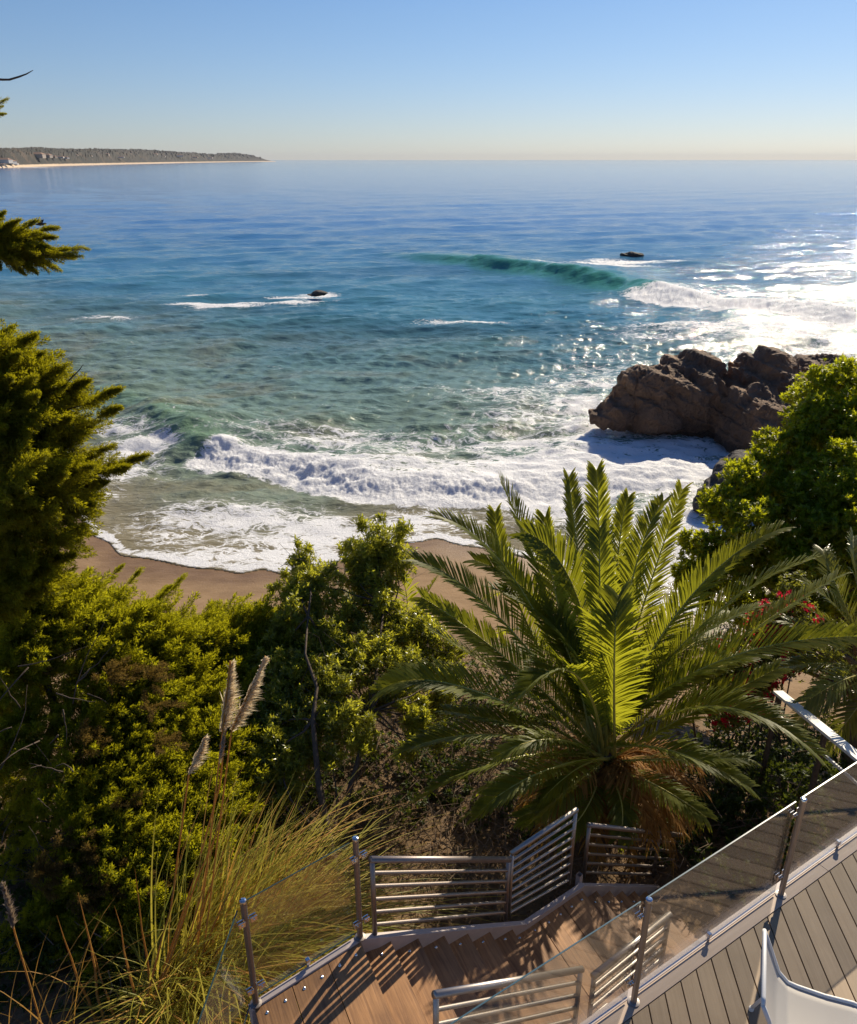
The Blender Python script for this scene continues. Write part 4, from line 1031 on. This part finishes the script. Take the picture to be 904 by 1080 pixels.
# ---------------------------------------------------------------- myrtle-like tree in the centre
rg = np.random.default_rng(51)
mt = empty('leafy_tree', (-.6, 7.6, -2.6), 'slender many stemmed tree with small glossy leaves between pampas plumes and palm', 'tree', 'leafy trees on the slope')
ros2 = [rosette(9, .075, .024, 1.1, 20+s_, .10) for s_ in range(5)]
mc = [cl(318,590,10.4,.16),cl(325,608,10.2,.27),cl(308,625,10.2,.22),cl(340,625,10.0,.28),cl(400,572,10.6,.3),cl(418,590,10.6,.27),cl(385,595,10.5,.28),cl(398,615,10.3,.33),cl(375,610,10.4,.2),
      cl(320,655,9.7,.33),cl(345,670,9.5,.34),cl(300,685,9.4,.27),cl(370,650,9.9,.26),cl(410,650,10,.27),cl(430,665,9.8,.28),cl(455,668,9.8,.22),cl(470,690,9.7,.2),cl(445,700,9.5,.27),cl(320,705,9.0,.33),cl(350,715,8.8,.34),cl(380,700,9.1,.28),
      cl(295,735,8.7,.25),cl(330,745,8.5,.3),cl(365,755,8.3,.26),cl(400,735,8.8,.22),cl(430,735,8.9,.24),cl(465,740,8.9,.2),cl(475,715,9.2,.16),cl(290,770,8.2,.25),cl(320,790,8.0,.22),cl(270,750,8.5,.25),cl(275,800,7.9,.25),cl(300,830,7.6,.25),cl(345,800,7.8,.14),cl(430,790,8.1,.14),cl(460,780,8.2,.15),cl(285,710,8.9,.25),cl(350,690,9.2,.3),cl(330,770,8.2,.22),cl(380,780,8.1,.2),cl(300,800,7.8,.25),cl(270,780,8.1,.22),cl(420,700,9.2,.28),cl(395,680,9.5,.28),cl(440,760,8.5,.22)]
b = MB(); mc = [(c, tuple(np.array(r)*1.12)) for c, r in mc]; crown(b, ros2, mc, 190, 1.05, rg, .5, .6, .3, .6)
sm2 = []
for c, r in mc:
    for k in range(6):
        d = rg.normal(size=3); d[2] = abs(d[2]); d /= np.linalg.norm(d); sm2.append((c+d*np.array(r)*rg.uniform(.9,1.4), tuple(np.array(r)*rg.uniform(.2,.4))))
crown(b, ros2, sm2, 170, 1.05, rg, .6, .5, .3, .5)
bw = MB(); m0 = np.array(atz(358,985,-2.1)); m0[2] = G(m0[0], m0[1])-.1; mA = np.array(at(350,900,6.9)); mB_ = np.array(at(330,760,8.0)); mC = np.array(at(325,650,9.3))
bw.tube([m0, (m0+mA)/2+[.03,0,0], mA, (mA+mB_)/2+[-.04,0,.03], mB_, mB_*.7+mC*.3+[.07,0,0], mB_*.4+mC*.6+[-.06,0,.03], mC], [.075,.066,.05,.038,.030,.022,.016,.01], 8)
mD = np.array(at(405,640,9.9)); bw.tube([mA, (mA+mD)/2+[.15,0,.1], mD], [.04,.03,.015], 7)
for c, r in mc: 
    st = [mB_, mC, (mA+mD)/2+[.15,0,.1], mD, mA][int(np.argmin([np.linalg.norm(c-q)+(.8 if q[2] > c[2] else 0) for q in (mB_, mC, (mA+mD)/2, mD, mA)]))]
    limb(bw, st, c, .016, .006, rg, .1, 5)
    for k in range(4): limb(bw, c+rg.normal(size=3)*.08, c+rg.normal(size=3)*np.array(r)*1.1, .005, .002, rg, .15, 4, 5)
b.build('crown', M['myrtle'], mt); bw.build('trunk', M['bark'], mt, smooth=True)

# ---------------------------------------------------------------- palms
def add_frond(parent, p0, pm, p1, rg, mat, rmat, leafL=.34, nleaf=64, w0=.02, dead=False, vee=.6, curl=.25, fwd0=.75):
    """rachis through p0, pm, p1 (quadratic curve) with leaflets on both sides; one mesh, two materials"""
    p0, pm, p1 = [np.array(p, float) for p in (p0, pm, p1)]
    ctrl = 2*pm-.5*p0-.5*p1
    f = lambda t: (1-t)**2*p0+2*t*(1-t)*ctrl+t*t*p1
    pts = [f(t) for t in np.linspace(0, 1, 14)]
    b = MB(); b.tube(pts, list(np.linspace(w0, .003, 14)), 5); nq_r = sum(len(x) for x in b.f[4]); nt_r = sum(len(x) for x in b.f[3])
    t = np.clip(.14+.86*(np.arange(nleaf)+rg.uniform(-.35,.35,nleaf))/nleaf, 0, .995)
    t = np.repeat(t, 2); sg = np.tile([-1., 1.], nleaf); n_ = len(t)
    keep = rg.random(n_) > (.03 if not dead else .3); t = t[keep]; sg = sg[keep]; n_ = len(t); T_ = t[:, None]
    p = (1-T_)**2*p0+2*T_*(1-T_)*ctrl+T_*T_*p1
    tg = 2*(1-T_)*(ctrl-p0)+2*T_*(p1-ctrl); tg /= np.linalg.norm(tg, axis=1, keepdims=True)
    u_ = np.array([0,0,1.])-tg*tg[:, 2:3]; bad = np.linalg.norm(u_, axis=1) < .15; u_[bad] = (np.array([0,-1.,0])+tg*tg[:, 1:2])[bad]
    u_ /= np.linalg.norm(u_, axis=1, keepdims=True); s_ = np.cross(tg, u_)
    roll = rg.normal()*.2+t*rg.normal()*.35; c_, q_ = np.cos(roll)[:, None], np.sin(roll)[:, None]
    up2 = u_*c_+s_*q_; sd2 = s_*c_-u_*q_
    ll = leafL*np.where(t < .35, np.minimum(1, .35+2.6*(t-.1)), 1)*(1-.5*np.clip(t-.55, 0, 1)/.45)*rg.uniform(.85,1.1,n_)
    fw = fwd0+.85*t+rg.normal(size=n_)*.09
    d = sd2*sg[:, None]+up2*(vee*(1-.4*t)+rg.normal(size=n_)*.10)[:, None]+tg*fw[:, None]; d /= np.linalg.norm(d, axis=1, keepdims=True)
    wv = np.cross(d, up2); wv /= np.linalg.norm(wv, axis=1, keepdims=True); wd = (.0112*rg.uniform(.8,1.2,n_)*np.sqrt(leafL/.34))[:, None]
    dr = np.zeros((n_, 3)); dr[:, 2] = -curl*ll*(1.6 if dead else 1)*rg.uniform(.3,1.6,n_); l_ = ll[:, None]
    q1 = p+d*l_*.45+dr*.12; q2 = p+d*l_*.8+dr*.5; q3 = p+d*l_+dr
    V = np.stack([p-wv*wd*.5, p+wv*wd*.5, q1-wv*wd, q1+wv*wd, q2-wv*wd*.7, q2+wv*wd*.7, q3], 1).reshape(-1, 3)
    i_ = (np.arange(n_)*7)[:, None, None]
    b.addm(V, (np.array([[0,1,3,2],[2,3,5,4]])[None]+i_).reshape(-1, 4), (np.array([[4,5,6]])[None]+i_).reshape(-1, 3))
    o = b.build('frond', mat, parent); o.data.materials.append(rmat)
    nq = sum(len(x) for x in b.f[4]); idx = np.zeros(len(o.data.polygons), np.int32); idx[:nq_r] = 1; idx[nq:nq+nt_r] = 1
    o.data.polygons.foreach_set('material_index', idx); return o
rg = np.random.default_rng(61)
heart = np.array(at(636, 800, 7.9))
pal = empty('palm_tree', (heart[0], heart[1], G(heart[0], heart[1])), 'big spiky date palm with arching fronds in the middle of the slope', 'palm tree', 'palms')
b = MB(); hb = np.array([heart[0], heart[1]+.05, G(heart[0], heart[1])-.2]); b.tube([hb, hb*.5+heart*.5, heart-[0,0,.15], heart+[0,0,.08]], [.22,.21,.22,.10], 16)
for k in range(120):    # old frond stubs
    a_ = k*2.4; zz_ = hb[2]+(heart[2]-hb[2])*(k/120); r_ = .21
    p = np.array([heart[0]+math.cos(a_)*r_, heart[1]+math.sin(a_)*r_, zz_]); b.tube([p, p+[math.cos(a_)*.10, math.sin(a_)*.10, .14]], [.045,.02], 5)
b.build('trunk', M['bark_light'], pal)
# (mid pixel, mid distance, tip pixel, tip distance, leaflet length)
FR = [((572,612),8.9,(528,508),9.3,.36),((548,640),8.9,(522,540),9.6,.30),((545,615),8.7,(460,545),9.1,.34),((530,655),8.3,(437,590),8.5,.36),((612,640),8.0,(556,562),8.3,.40),
      ((612,600),9.2,(600,503),9.9,.30),((632,595),9.4,(629,496),10.1,.34),((650,610),9.4,(663,524),10.0,.28),((634,660),7.7,(633,556),8.2,.34),((665,620),8.9,(700,528),9.6,.34),((678,640),8.9,(720,515),9.7,.32),
      ((720,640),8.5,(822,558),8.9,.34),((735,665),8.2,(856,590),8.3,.36),((760,690),8.1,(884,608),8.6,.34),((748,702),7.6,(925,672),7.3,.40),((745,745),7.3,(862,796),6.7,.34),
      ((608,712),7.0,(545,738),6.75,.36),((498,728),7.5,(402,728),7.6,.38),((648,705),7.0,(652,628),7.3,.44),((585,660),8.6,(498,590),9.2,.32),((590,645),8.7,(575,545),9.3,.34),
      ((690,680),8.6,(760,590),9.2,.34),((700,700),8.2,(800,640),8.6,.34),((520,775),7.2,(420,795),7.2,.34),((540,800),6.9,(440,845),6.8,.34),((560,735),7.8,(455,665),8.2,.34),((540,700),8.1,(445,630),8.6,.34),
      ((715,760),7.6,(820,705),7.9,.34),((700,790),7.1,(790,830),6.8,.3),((570,815),6.6,(500,862),6.5,.3),((690,735),7.9,(800,690),8.2,.34),((655,650),9.0,(672,575),9.8,.3),((600,680),8.4,(520,620),9.0,.34),((560,770),7.4,(470,750),7.6,.32),((596,835),6.7,(555,872),6.7,.26)]
for (m_, dm, t_, dt, ll) in FR:
    add_frond(pal, heart+rg.normal(size=3)*.06, at(*m_, dm), at(*t_, dt), rg, M['palm'], M['rachis'], leafL=ll*1.2, nleaf=108, w0=.021, vee=.7, curl=.14, fwd0=.85)
for k in range(16):     # fronds on the far side
    a_ = R(rg.uniform(20, 160)); L = rg.uniform(2.0, 2.9); o_ = np.array([math.cos(a_), math.sin(a_), 0]); e_ = rg.uniform(-.35, .75)
    add_frond(pal, heart, heart+o_*L*.5+[0,0,L*(.30+e_*.35)], heart+o_*L*.98+[0,0,L*e_*.6], rg, M['palm'], M['rachis'], leafL=.36, nleaf=60, vee=.5)
for (m_, dm, t_, dt) in [((655,845),7.1,(652,885),6.8),((695,830),7.1,(745,862),6.7),((600,835),7.2,(548,862),6.9),((620,850),7.1,(590,885),6.8),((575,800),7.1,(505,835),6.9),((720,800),7.1,(790,800),6.9),((585,780),7.0,(520,800),6.8),((610,810),6.9,(570,845),6.6),((560,820),7.0,(480,870),7.0)]:
    add_frond(pal, heart-[0,0,.05], at(*m_, dm), at(*t_, dt), rg, M['palm'], M['rachis'], leafL=.3, nleaf=70, w0=.016, vee=.4, curl=.3, fwd0=.8)
for k in range(34):     # dead skirt
    a_ = R(-60+rg.normal()*60); L = rg.uniform(.9, 1.8); o_ = np.array([math.cos(a_), math.sin(a_), 0])
    add_frond(pal, heart-[0,0,.1], heart+o_*L*.38+[0,0,rg.uniform(-.1,.25)], heart+o_*L*.72+[0,0,-rg.uniform(.1,1.0)], rg, M['dead_palm'], M['dead_palm'], leafL=.30, nleaf=48, w0=.016, vee=.2, curl=.35, dead=True)
# palm at the right edge
rg = np.random.default_rng(62); h2 = np.array(at(925, 712, 8.9))
pa2 = empty('palm_tree', (h2[0], h2[1], G(h2[0], h2[1])), 'yellowish palm cut by the right edge beside the red bougainvillea', 'palm tree', 'palms')
b = MB(); q = h2.copy(); q[2] = G(h2[0], h2[1])-.2; b.tube([q, h2], [.16,.17], 12); b.build('trunk', M['bark_light'], pa2)
M['palm_y'] = mat_leaf('yellowish_palm_leaflet', (.06,.085,.015), (.16,.17,.035), (.42,.42,.05), .42, .35, .5)  # leaflet tone of the yellowish palm
for (m_, dm, t_, dt) in [((890,650),9.2,(850,615),9.5),((885,625),9.3,(868,580),9.8),((905,620),9.3,(900,565),9.9),((880,680),8.8,(828,655),9.0),((880,700),8.6,(820,705),8.7),((885,730),8.4,(835,765),8.3),((905,745),8.3,(870,790),8.2),((915,650),9.0,(925,590),9.4),((890,668),9.0,(838,635),9.3),((895,715),8.3,(850,740),8.1),((945,660),9.0,(980,610),9.4),((950,700),8.8,(1010,700),8.8),((920,690),8.3,(895,660),8.0)]:
    add_frond(pa2, h2, at(*m_, dm), at(*t_, dt), rg, M['palm_y'], M['rachis'], leafL=.36, nleaf=52, w0=.014, vee=.55)
# small palm behind the centre tree
rg = np.random.default_rng(63); h3 = np.array(at(425, 700, 11.5))
pa3 = empty('palm_tree', (h3[0], h3[1], G(h3[0], h3[1])), 'small palm half hidden behind the glossy leaved centre tree', 'palm tree', 'palms')
b = MB(); q = h3.copy(); q[2] = G(h3[0], h3[1])-.2; b.tube([q, h3], [.13,.15], 12); b.build('trunk', M['bark_light'], pa3)
for (m_, t_) in [((400,650),(358,626)),((395,665),(360,672)),((430,640),(420,600)),((450,660),(490,650)),((395,700),(355,720)),((455,700),(495,725)),((440,650),(460,610)),((410,645),(395,610)),((440,720),(470,760)),((405,720),(385,760))]:
    add_frond(pa3, h3, at(*m_, 11.6), at(*t_, 11.5), rg, M['palm'], M['rachis'], leafL=.42, nleaf=46, w0=.014, vee=.5)

# ---------------------------------------------------------------- bougainvillea
rg = np.random.default_rng(71)
bg_ = empty('bougainvillea', (4.6, 9.4, -4.0), 'bougainvillea bush dotted with red flowers behind the palm', 'shrub')
bc = [cl(795,705,9.6,.32),cl(770,690,9.8,.25),cl(825,690,9.6,.3),cl(810,660,9.9,.28),cl(840,650,9.9,.25),cl(765,745,9.2,.25),cl(790,730,9.2,.28),cl(838,622,10.2,.2),cl(860,690,9.3,.3),cl(780,715,9.4,.28),cl(750,715,9.4,.22)]
b = MB(); crown(b, [rosette(7,.06,.032,1.1,50)], [(c, tuple(np.array(r)*1.25)) for c, r in bc], 150, 1.1, rg, .4, .7, .3, .5); b.build('foliage', M['bush_y'], bg_)
b = MB(); crown(b, [rosette(4,.045,.04,1.3,51), rosette(5,.04,.038,1.2,52)], [(c, tuple(np.array(r)*1.12)) for c, r in bc[:7]], 70, 1.5, rg, .3, .5, .75, .6); b.build('flowers', M['red'], bg_)
b = MB()
for c, r in bc: limb(b, (c[0], c[1], G(c[0], c[1])-.1), c, .02, .006, rg, .08, 5)
b.build('stem', M['bark'], bg_)

# ---------------------------------------------------------------- shade shrubs filling the slope
def shrub(name, lab, cls, mat, proto, dens, seed, group='dark shrubs in the shade of the slope'):
    rg = np.random.default_rng(seed); c0 = cls[0][0]
    t = empty(name, (c0[0], c0[1], G(c0[0], c0[1])), lab, 'shrub', group)
    b = MB(); crown(b, proto, cls, dens, 1.0, rg, .4, .7, .35, .6); b.build('foliage', mat, t)
    b = MB()
    for c, r in cls:
        g0 = np.array([c[0], c[1]-.1, G(c[0], c[1]-.1)-.1]); limb(b, g0, c, .02, .006, rg, .12, 5)
        for k in range(3): limb(b, c+rg.normal(size=3)*.1, c+rg.normal(size=3)*np.array(r), .006, .002, rg, .2, 4, 5)
    b.build('stem', M['bark'], t)
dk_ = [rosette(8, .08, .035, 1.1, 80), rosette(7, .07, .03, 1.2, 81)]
def gcl(px, py, r, lift=.4):
    """clump sitting on the slope where the pixel's ray meets the ground"""
    d = 3.0
    while d < 60:
        p = at(px, py, d)
        if p.z < G(p.x, p.y): break
        d += .1
    return (np.array([p.x, p.y, p.z+lift*r]), (r, r, r*.8))
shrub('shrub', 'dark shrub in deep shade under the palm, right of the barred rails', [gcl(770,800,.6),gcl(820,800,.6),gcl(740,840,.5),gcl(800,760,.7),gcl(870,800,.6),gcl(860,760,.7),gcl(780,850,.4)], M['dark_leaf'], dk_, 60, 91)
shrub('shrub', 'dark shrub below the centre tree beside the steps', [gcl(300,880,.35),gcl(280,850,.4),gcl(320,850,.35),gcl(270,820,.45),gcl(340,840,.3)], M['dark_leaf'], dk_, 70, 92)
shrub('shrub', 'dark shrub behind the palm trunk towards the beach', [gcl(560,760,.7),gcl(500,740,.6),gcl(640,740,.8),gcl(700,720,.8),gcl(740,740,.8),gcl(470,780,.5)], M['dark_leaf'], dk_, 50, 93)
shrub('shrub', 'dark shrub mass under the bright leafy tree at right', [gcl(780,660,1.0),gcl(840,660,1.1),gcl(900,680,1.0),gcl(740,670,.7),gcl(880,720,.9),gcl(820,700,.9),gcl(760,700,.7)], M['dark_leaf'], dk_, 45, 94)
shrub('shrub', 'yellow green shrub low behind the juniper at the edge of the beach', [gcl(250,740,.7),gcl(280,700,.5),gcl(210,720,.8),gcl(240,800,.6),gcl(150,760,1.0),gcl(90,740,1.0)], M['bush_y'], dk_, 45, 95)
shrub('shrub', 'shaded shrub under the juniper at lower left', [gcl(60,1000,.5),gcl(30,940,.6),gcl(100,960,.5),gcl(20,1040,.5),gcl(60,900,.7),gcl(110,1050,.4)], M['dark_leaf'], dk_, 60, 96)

shrub('shrub', 'dense dark brush added as a dark backdrop below the glass railing at right', [gcl(700,900,.42,.6),gcl(740,890,.42,.6),gcl(780,880,.45,.6),gcl(820,860,.5,.6),gcl(860,840,.5,.6),gcl(900,830,.6,.6),gcl(760,850,.45,.6),gcl(800,830,.5,.6),gcl(840,810,.5,.6),gcl(720,860,.4,.6),gcl(880,880,.5,.6),gcl(840,900,.5,.6),gcl(800,920,.45,.6),gcl(760,940,.4,.5),gcl(690,870,.35,.6)], M['dark_leaf'], dk_, 55, 98)  # brush added to darken the sunlit ground seen through the glass
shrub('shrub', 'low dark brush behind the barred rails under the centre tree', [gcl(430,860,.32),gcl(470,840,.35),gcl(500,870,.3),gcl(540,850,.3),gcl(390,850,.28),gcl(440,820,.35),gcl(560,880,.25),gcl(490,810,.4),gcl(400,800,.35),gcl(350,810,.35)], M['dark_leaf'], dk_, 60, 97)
# ---------------------------------------------------------------- twig tangle and litter on the slope
rg = np.random.default_rng(101); b = MB()
for k in range(2600):
    px, py = rg.uniform(270, 640), rg.uniform(740, 960)
    if rg.random() < .25: px, py = rg.uniform(0, 330), rg.uniform(760, 1080)
    if rg.random() < .15: px, py = rg.uniform(600, 900), rg.uniform(740, 960)
    z0 = rg.uniform(-3.2, -1.9); p = at(px, py, 1); d = 4.5
    while d < 14 and CAMZ-d*tn(py) > G(at(px,py,d).x, d)+0: d += .25
    p = np.array(at(px, py, d)); p[2] = G(p[0], p[1])+abs(rg.normal())*.28
    dr = rg.normal(size=3); dr[2] = abs(dr[2])*.5; dr /= np.linalg.norm(dr); L = rg.uniform(.15, .6)
    n1 = p+dr*L*.5+rg.normal(size=3)*.05; n2 = p+dr*L+rg.normal(size=3)*.08
    b.tube([p, n1, n2], [.0055*rg.uniform(.5,1.5), .004, .0015], 4, False)
tag(b.build('twig_tangle', M['twig']), kind='stuff')
b = MB(); V, Q_ = leaf_proto(.07, .03)
N_ = 9000; px = rg.uniform(-2.6, 5.2, N_); py = rg.uniform(4.6, 13, N_); pz = ground(px, py)+.015
dd = rg.normal(size=(N_, 3)); dd[:, 2] *= .25; b.place(V, Q_, rotz_to(dd, rg), rg.uniform(.5, 1.4, N_), np.stack([px, py, pz], 1))
M['litter'] = mat_leaf('dry_leaf_litter', (.10,.055,.025), (.30,.19,.10), (.3,.18,.08), .2, .8, .2)
tag(b.build('leaf_litter', M['litter']), kind='stuff')

# ---------------------------------------------------------------- pampas grass
rg = np.random.default_rng(111)
def blade(V, Q_, T_, p, az, lean, L, w_, droop, rg, seg=7):
    o_ = np.array([math.cos(az), math.sin(az), 0]); sd_ = np.array([-o_[1], o_[0], 0]); n0 = len(V)
    for k in range(seg):
        t = k/(seg-1); r_ = L*(lean*t+droop*t**2.2); h = L*(t*math.cos(lean*.9)-droop*.95*t**2.6)
        c = p+o_*r_+np.array([0,0,h]); ww = w_*(1-t**2.0)*.5+.0006
        V += [c-sd_*ww, c+sd_*ww]
        if k: Q_.append([n0+2*k-2, n0+2*k-1, n0+2*k+1, n0+2*k])
def tussock(name, lab, bases, nb, Lr, mat_w, rg, parent=None):
    pass
pg_base = [np.array(q) for q in ((-2.35,5.1,0.),(-2.1,5.5,0.),(-2.3,5.6,0.),(-2.05,5.1,0.),(-1.8,5.4,0.),(-1.95,4.8,0.),(-2.5,5.3,0.),(-1.6,5.5,0.))]
pg = empty('pampas_grass', (-1.75, 4.9, G(-1.75, 4.9)), 'big clump of pampas grass with arching yellow blades and cream plumes', 'grass clump', 'pampas grass clumps')
Vg, Qg, Vd, Qd = [], [], [], []
for k in range(2300):
    p = pg_base[rg.integers(0, len(pg_base))]+np.array([rg.normal()*.16, rg.normal()*.16, 0]); p[2] = G(p[0], p[1])
    az = rg.uniform(0, 2*PI); 
    if rg.random() < .72: az = rg.normal(.5, 1.0)
    L = rg.uniform(1.1, 2.7)*(1 if math.cos(az) > -.2 else .55); tgt = (Vd, Qd) if rg.random() < .2 else (Vg, Qg)
    blade(tgt[0], tgt[1], None, p, az, rg.uniform(.05, .42), L, rg.uniform(.010, .021), rg.uniform(.25, .95), rg, 11)
b = MB(); b.add(Vg, Qg); b.build('green_blades', M['grass'], pg)
b = MB(); b.add(Vd, Qd); b.build('dry_blades', M['grass_dry'], pg)
def stalkpts(px0, py0, px1, py1, d0, d1, n_=6): return [np.array(at(px0+(px1-px0)*t, py0+(py1-py0)*t, d0+(d1-d0)*t)) for t in np.linspace(0, 1, n_)]
b = MB()   # orange stems
for (x0,y0,x1,y1,d0,d1,r_) in [(160,1060,242,842,5.1,5.9,.013),(175,1070,254,850,5.1,5.9,.012),(190,1060,280,845,5.1,6.0,.012),(150,1080,196,880,5.0,5.8,.013),(185,1050,237,850,5.2,6.1,.010),(215,1040,297,880,5.2,6.0,.010),(165,1040,215,900,5.2,5.8,.015),(150,1070,120,955,5.1,5.6,.014),(165,1075,140,915,5.1,5.7,.012),(112,1075,80,940,5.1,5.7,.014),(100,1080,60,965,5.1,5.6,.015),(125,1090,95,990,5.0,5.5,.012)]:
    b.tube([p+rg.normal(size=3)*.012 for p in stalkpts(x0,y0,x1,y1,d0,d1)], [r_*.8,r_*.9,r_*.8,r_*.6,r_*.35,.001], 6)
b.build('stems', M['grass_dry'], pg)
def plume(parent, pts, plA, plB, d, rg, lean, mat, n_=420, L=.17, name='plume'):
    """stalk through pts, plume from plA to plB with hairs combed to one side (lean)"""
    b = MB(); b.tube(pts, [.008]*len(pts), 6); st = b.build('stalk', M['grass_dry'], parent)
    A_, B_ = np.array(at(*plA, d)), np.array(at(*plB, d+.05)); ax = B_-A_; 
    tw = np.array([[-.0035,0,0],[.0035,0,0],[.0022,0,.5],[-.0022,0,.5],[0,0,1.]]); V, Q_, T_ = [], [], []
    dirs = []; pos_ = []; sc = []
    axn = ax/np.linalg.norm(ax)
    for k in range(n_):
        t = rg.random(); t = t**.9; p = A_+ax*t+rg.normal(size=3)*.008
        dd = axn*1.3+np.array([lean, 0, 0])*(rg.uniform(.1, 1.0))+rg.normal(size=3)*.28; dirs.append(dd); pos_.append(p); sc.append(L*(.55+.6*math.sin(PI*min(t+.15,1)))*rg.uniform(.6, 1.1)*(1-.45*t))
    Rm = rotz_to(np.array(dirs), rg); P_ = np.array(pos_); sc = np.array(sc)
    b = MB(); V = np.einsum('nij,kj->nki', Rm, np.array([[-1,0,0],[1,0,0],[.8,0,.5],[-.8,0,.5],[0,0,1.]])*1.0*[.0032,1,1]*[1,1,1])
    # hair droop
    V = np.einsum('nij,nkj->nki', Rm, np.stack([np.array([[-.0045,0,0],[.0045,0,0],[.004,0,.5*s_],[-.004,0,.5*s_],[0,0,s_]]) for s_ in sc]))+P_[:, None, :]
    V[:, 4, 2] -= sc*.28; V[:, 2:4, 2] -= (sc*.05)[:, None]
    idx = (np.arange(len(sc))*5)[:, None, None]
    b.addm(V.reshape(-1, 3), (np.array([[0,1,2,3]])[None]+idx).reshape(-1, 4), (np.array([[3,2,4]])[None]+idx).reshape(-1, 3))
    return b.build(name, mat, parent)
plume(pg, stalkpts(206,1020,235,770,5.3,5.95)+[np.array(at(243,697,6.0))], (233,772), (244,700), 5.97, rg, .95, M['plume'], 800, .24)
plume(pg, stalkpts(214,1010,244,772,5.3,6.0)+[np.array(at(280,692,6.1))], (244,770), (280,695), 6.03, rg, .8, M['plume'], 850, .20)
plume(pg, stalkpts(180,960,199,818,5.5,5.9)+[np.array(at(216,778,5.95))], (199,816), (217,778), 5.9, rg, .85, M['plume'], 420, .17)
plume(pg, stalkpts(212,900,232,828,5.6,5.85)+[np.array(at(238,770,5.9))], (231,806), (237,768), 5.8, rg, .6, M['plume_dark'], 120, .09)
p2 = empty('pampas_grass', tuple(np.array([*at(45,1075,4.9).xy, 0]) + np.array([0,0,G(at(45,1075,4.9).x, 4.9)])), 'dull grey brown pampas plume on a bent stalk at the far left edge', 'grass clump', 'pampas grass clumps')
plume(p2, stalkpts(45,1085,16,985,4.9,5.3)+[np.array(at(4,935,5.35))], (14,980), (3,932), 5.3, rg, .5, M['plume_dark'], 420, .14)
Vg, Qg = [], []
q0 = np.array(at(45,1085,4.9)); 
for k in range(45):
    p = q0+np.array([rg.normal()*.25, rg.normal()*.2, 0]); p[2] = G(p[0], p[1]); blade(Vg, Qg, None, p, rg.uniform(0, 2*PI), rg.uniform(.05,.3), rg.uniform(.8,2.0), .01, rg.uniform(.1,.6), rg, 8)
b = MB(); b.add(Vg, Qg); b.build('dry_blades', M['grass_dry'], p2)

# ---------------------------------------------------------------- bird over the sea
bp3 = np.array(at(43, 237, 26)); bd_ = empty('bird', tuple(bp3), 'small dark bird flying above the hanging conifer limb', 'bird')
b = MB(); b.tube([bp3+[-.16,0,0], bp3+[-.10,0,.01], bp3+[0,0,.015], bp3+[.10,0,.02], bp3+[.15,0,.035], bp3+[.19,0,.03]], [.006,.03,.05,.035,.026,.005], 10)
for sg in (-1, 1):
    b.addm([bp3+[.06,0,.03], bp3+[-.06,0,.03], bp3+[-.05,sg*.18,.13], bp3+[.05,sg*.18,.14], bp3+[-.10,sg*.42,.06]], [[0,1,2,3]], [[3,2,4]])
b.build('body', mat_plain('dark_feathers', (.03,.028,.025), .7), bd_)
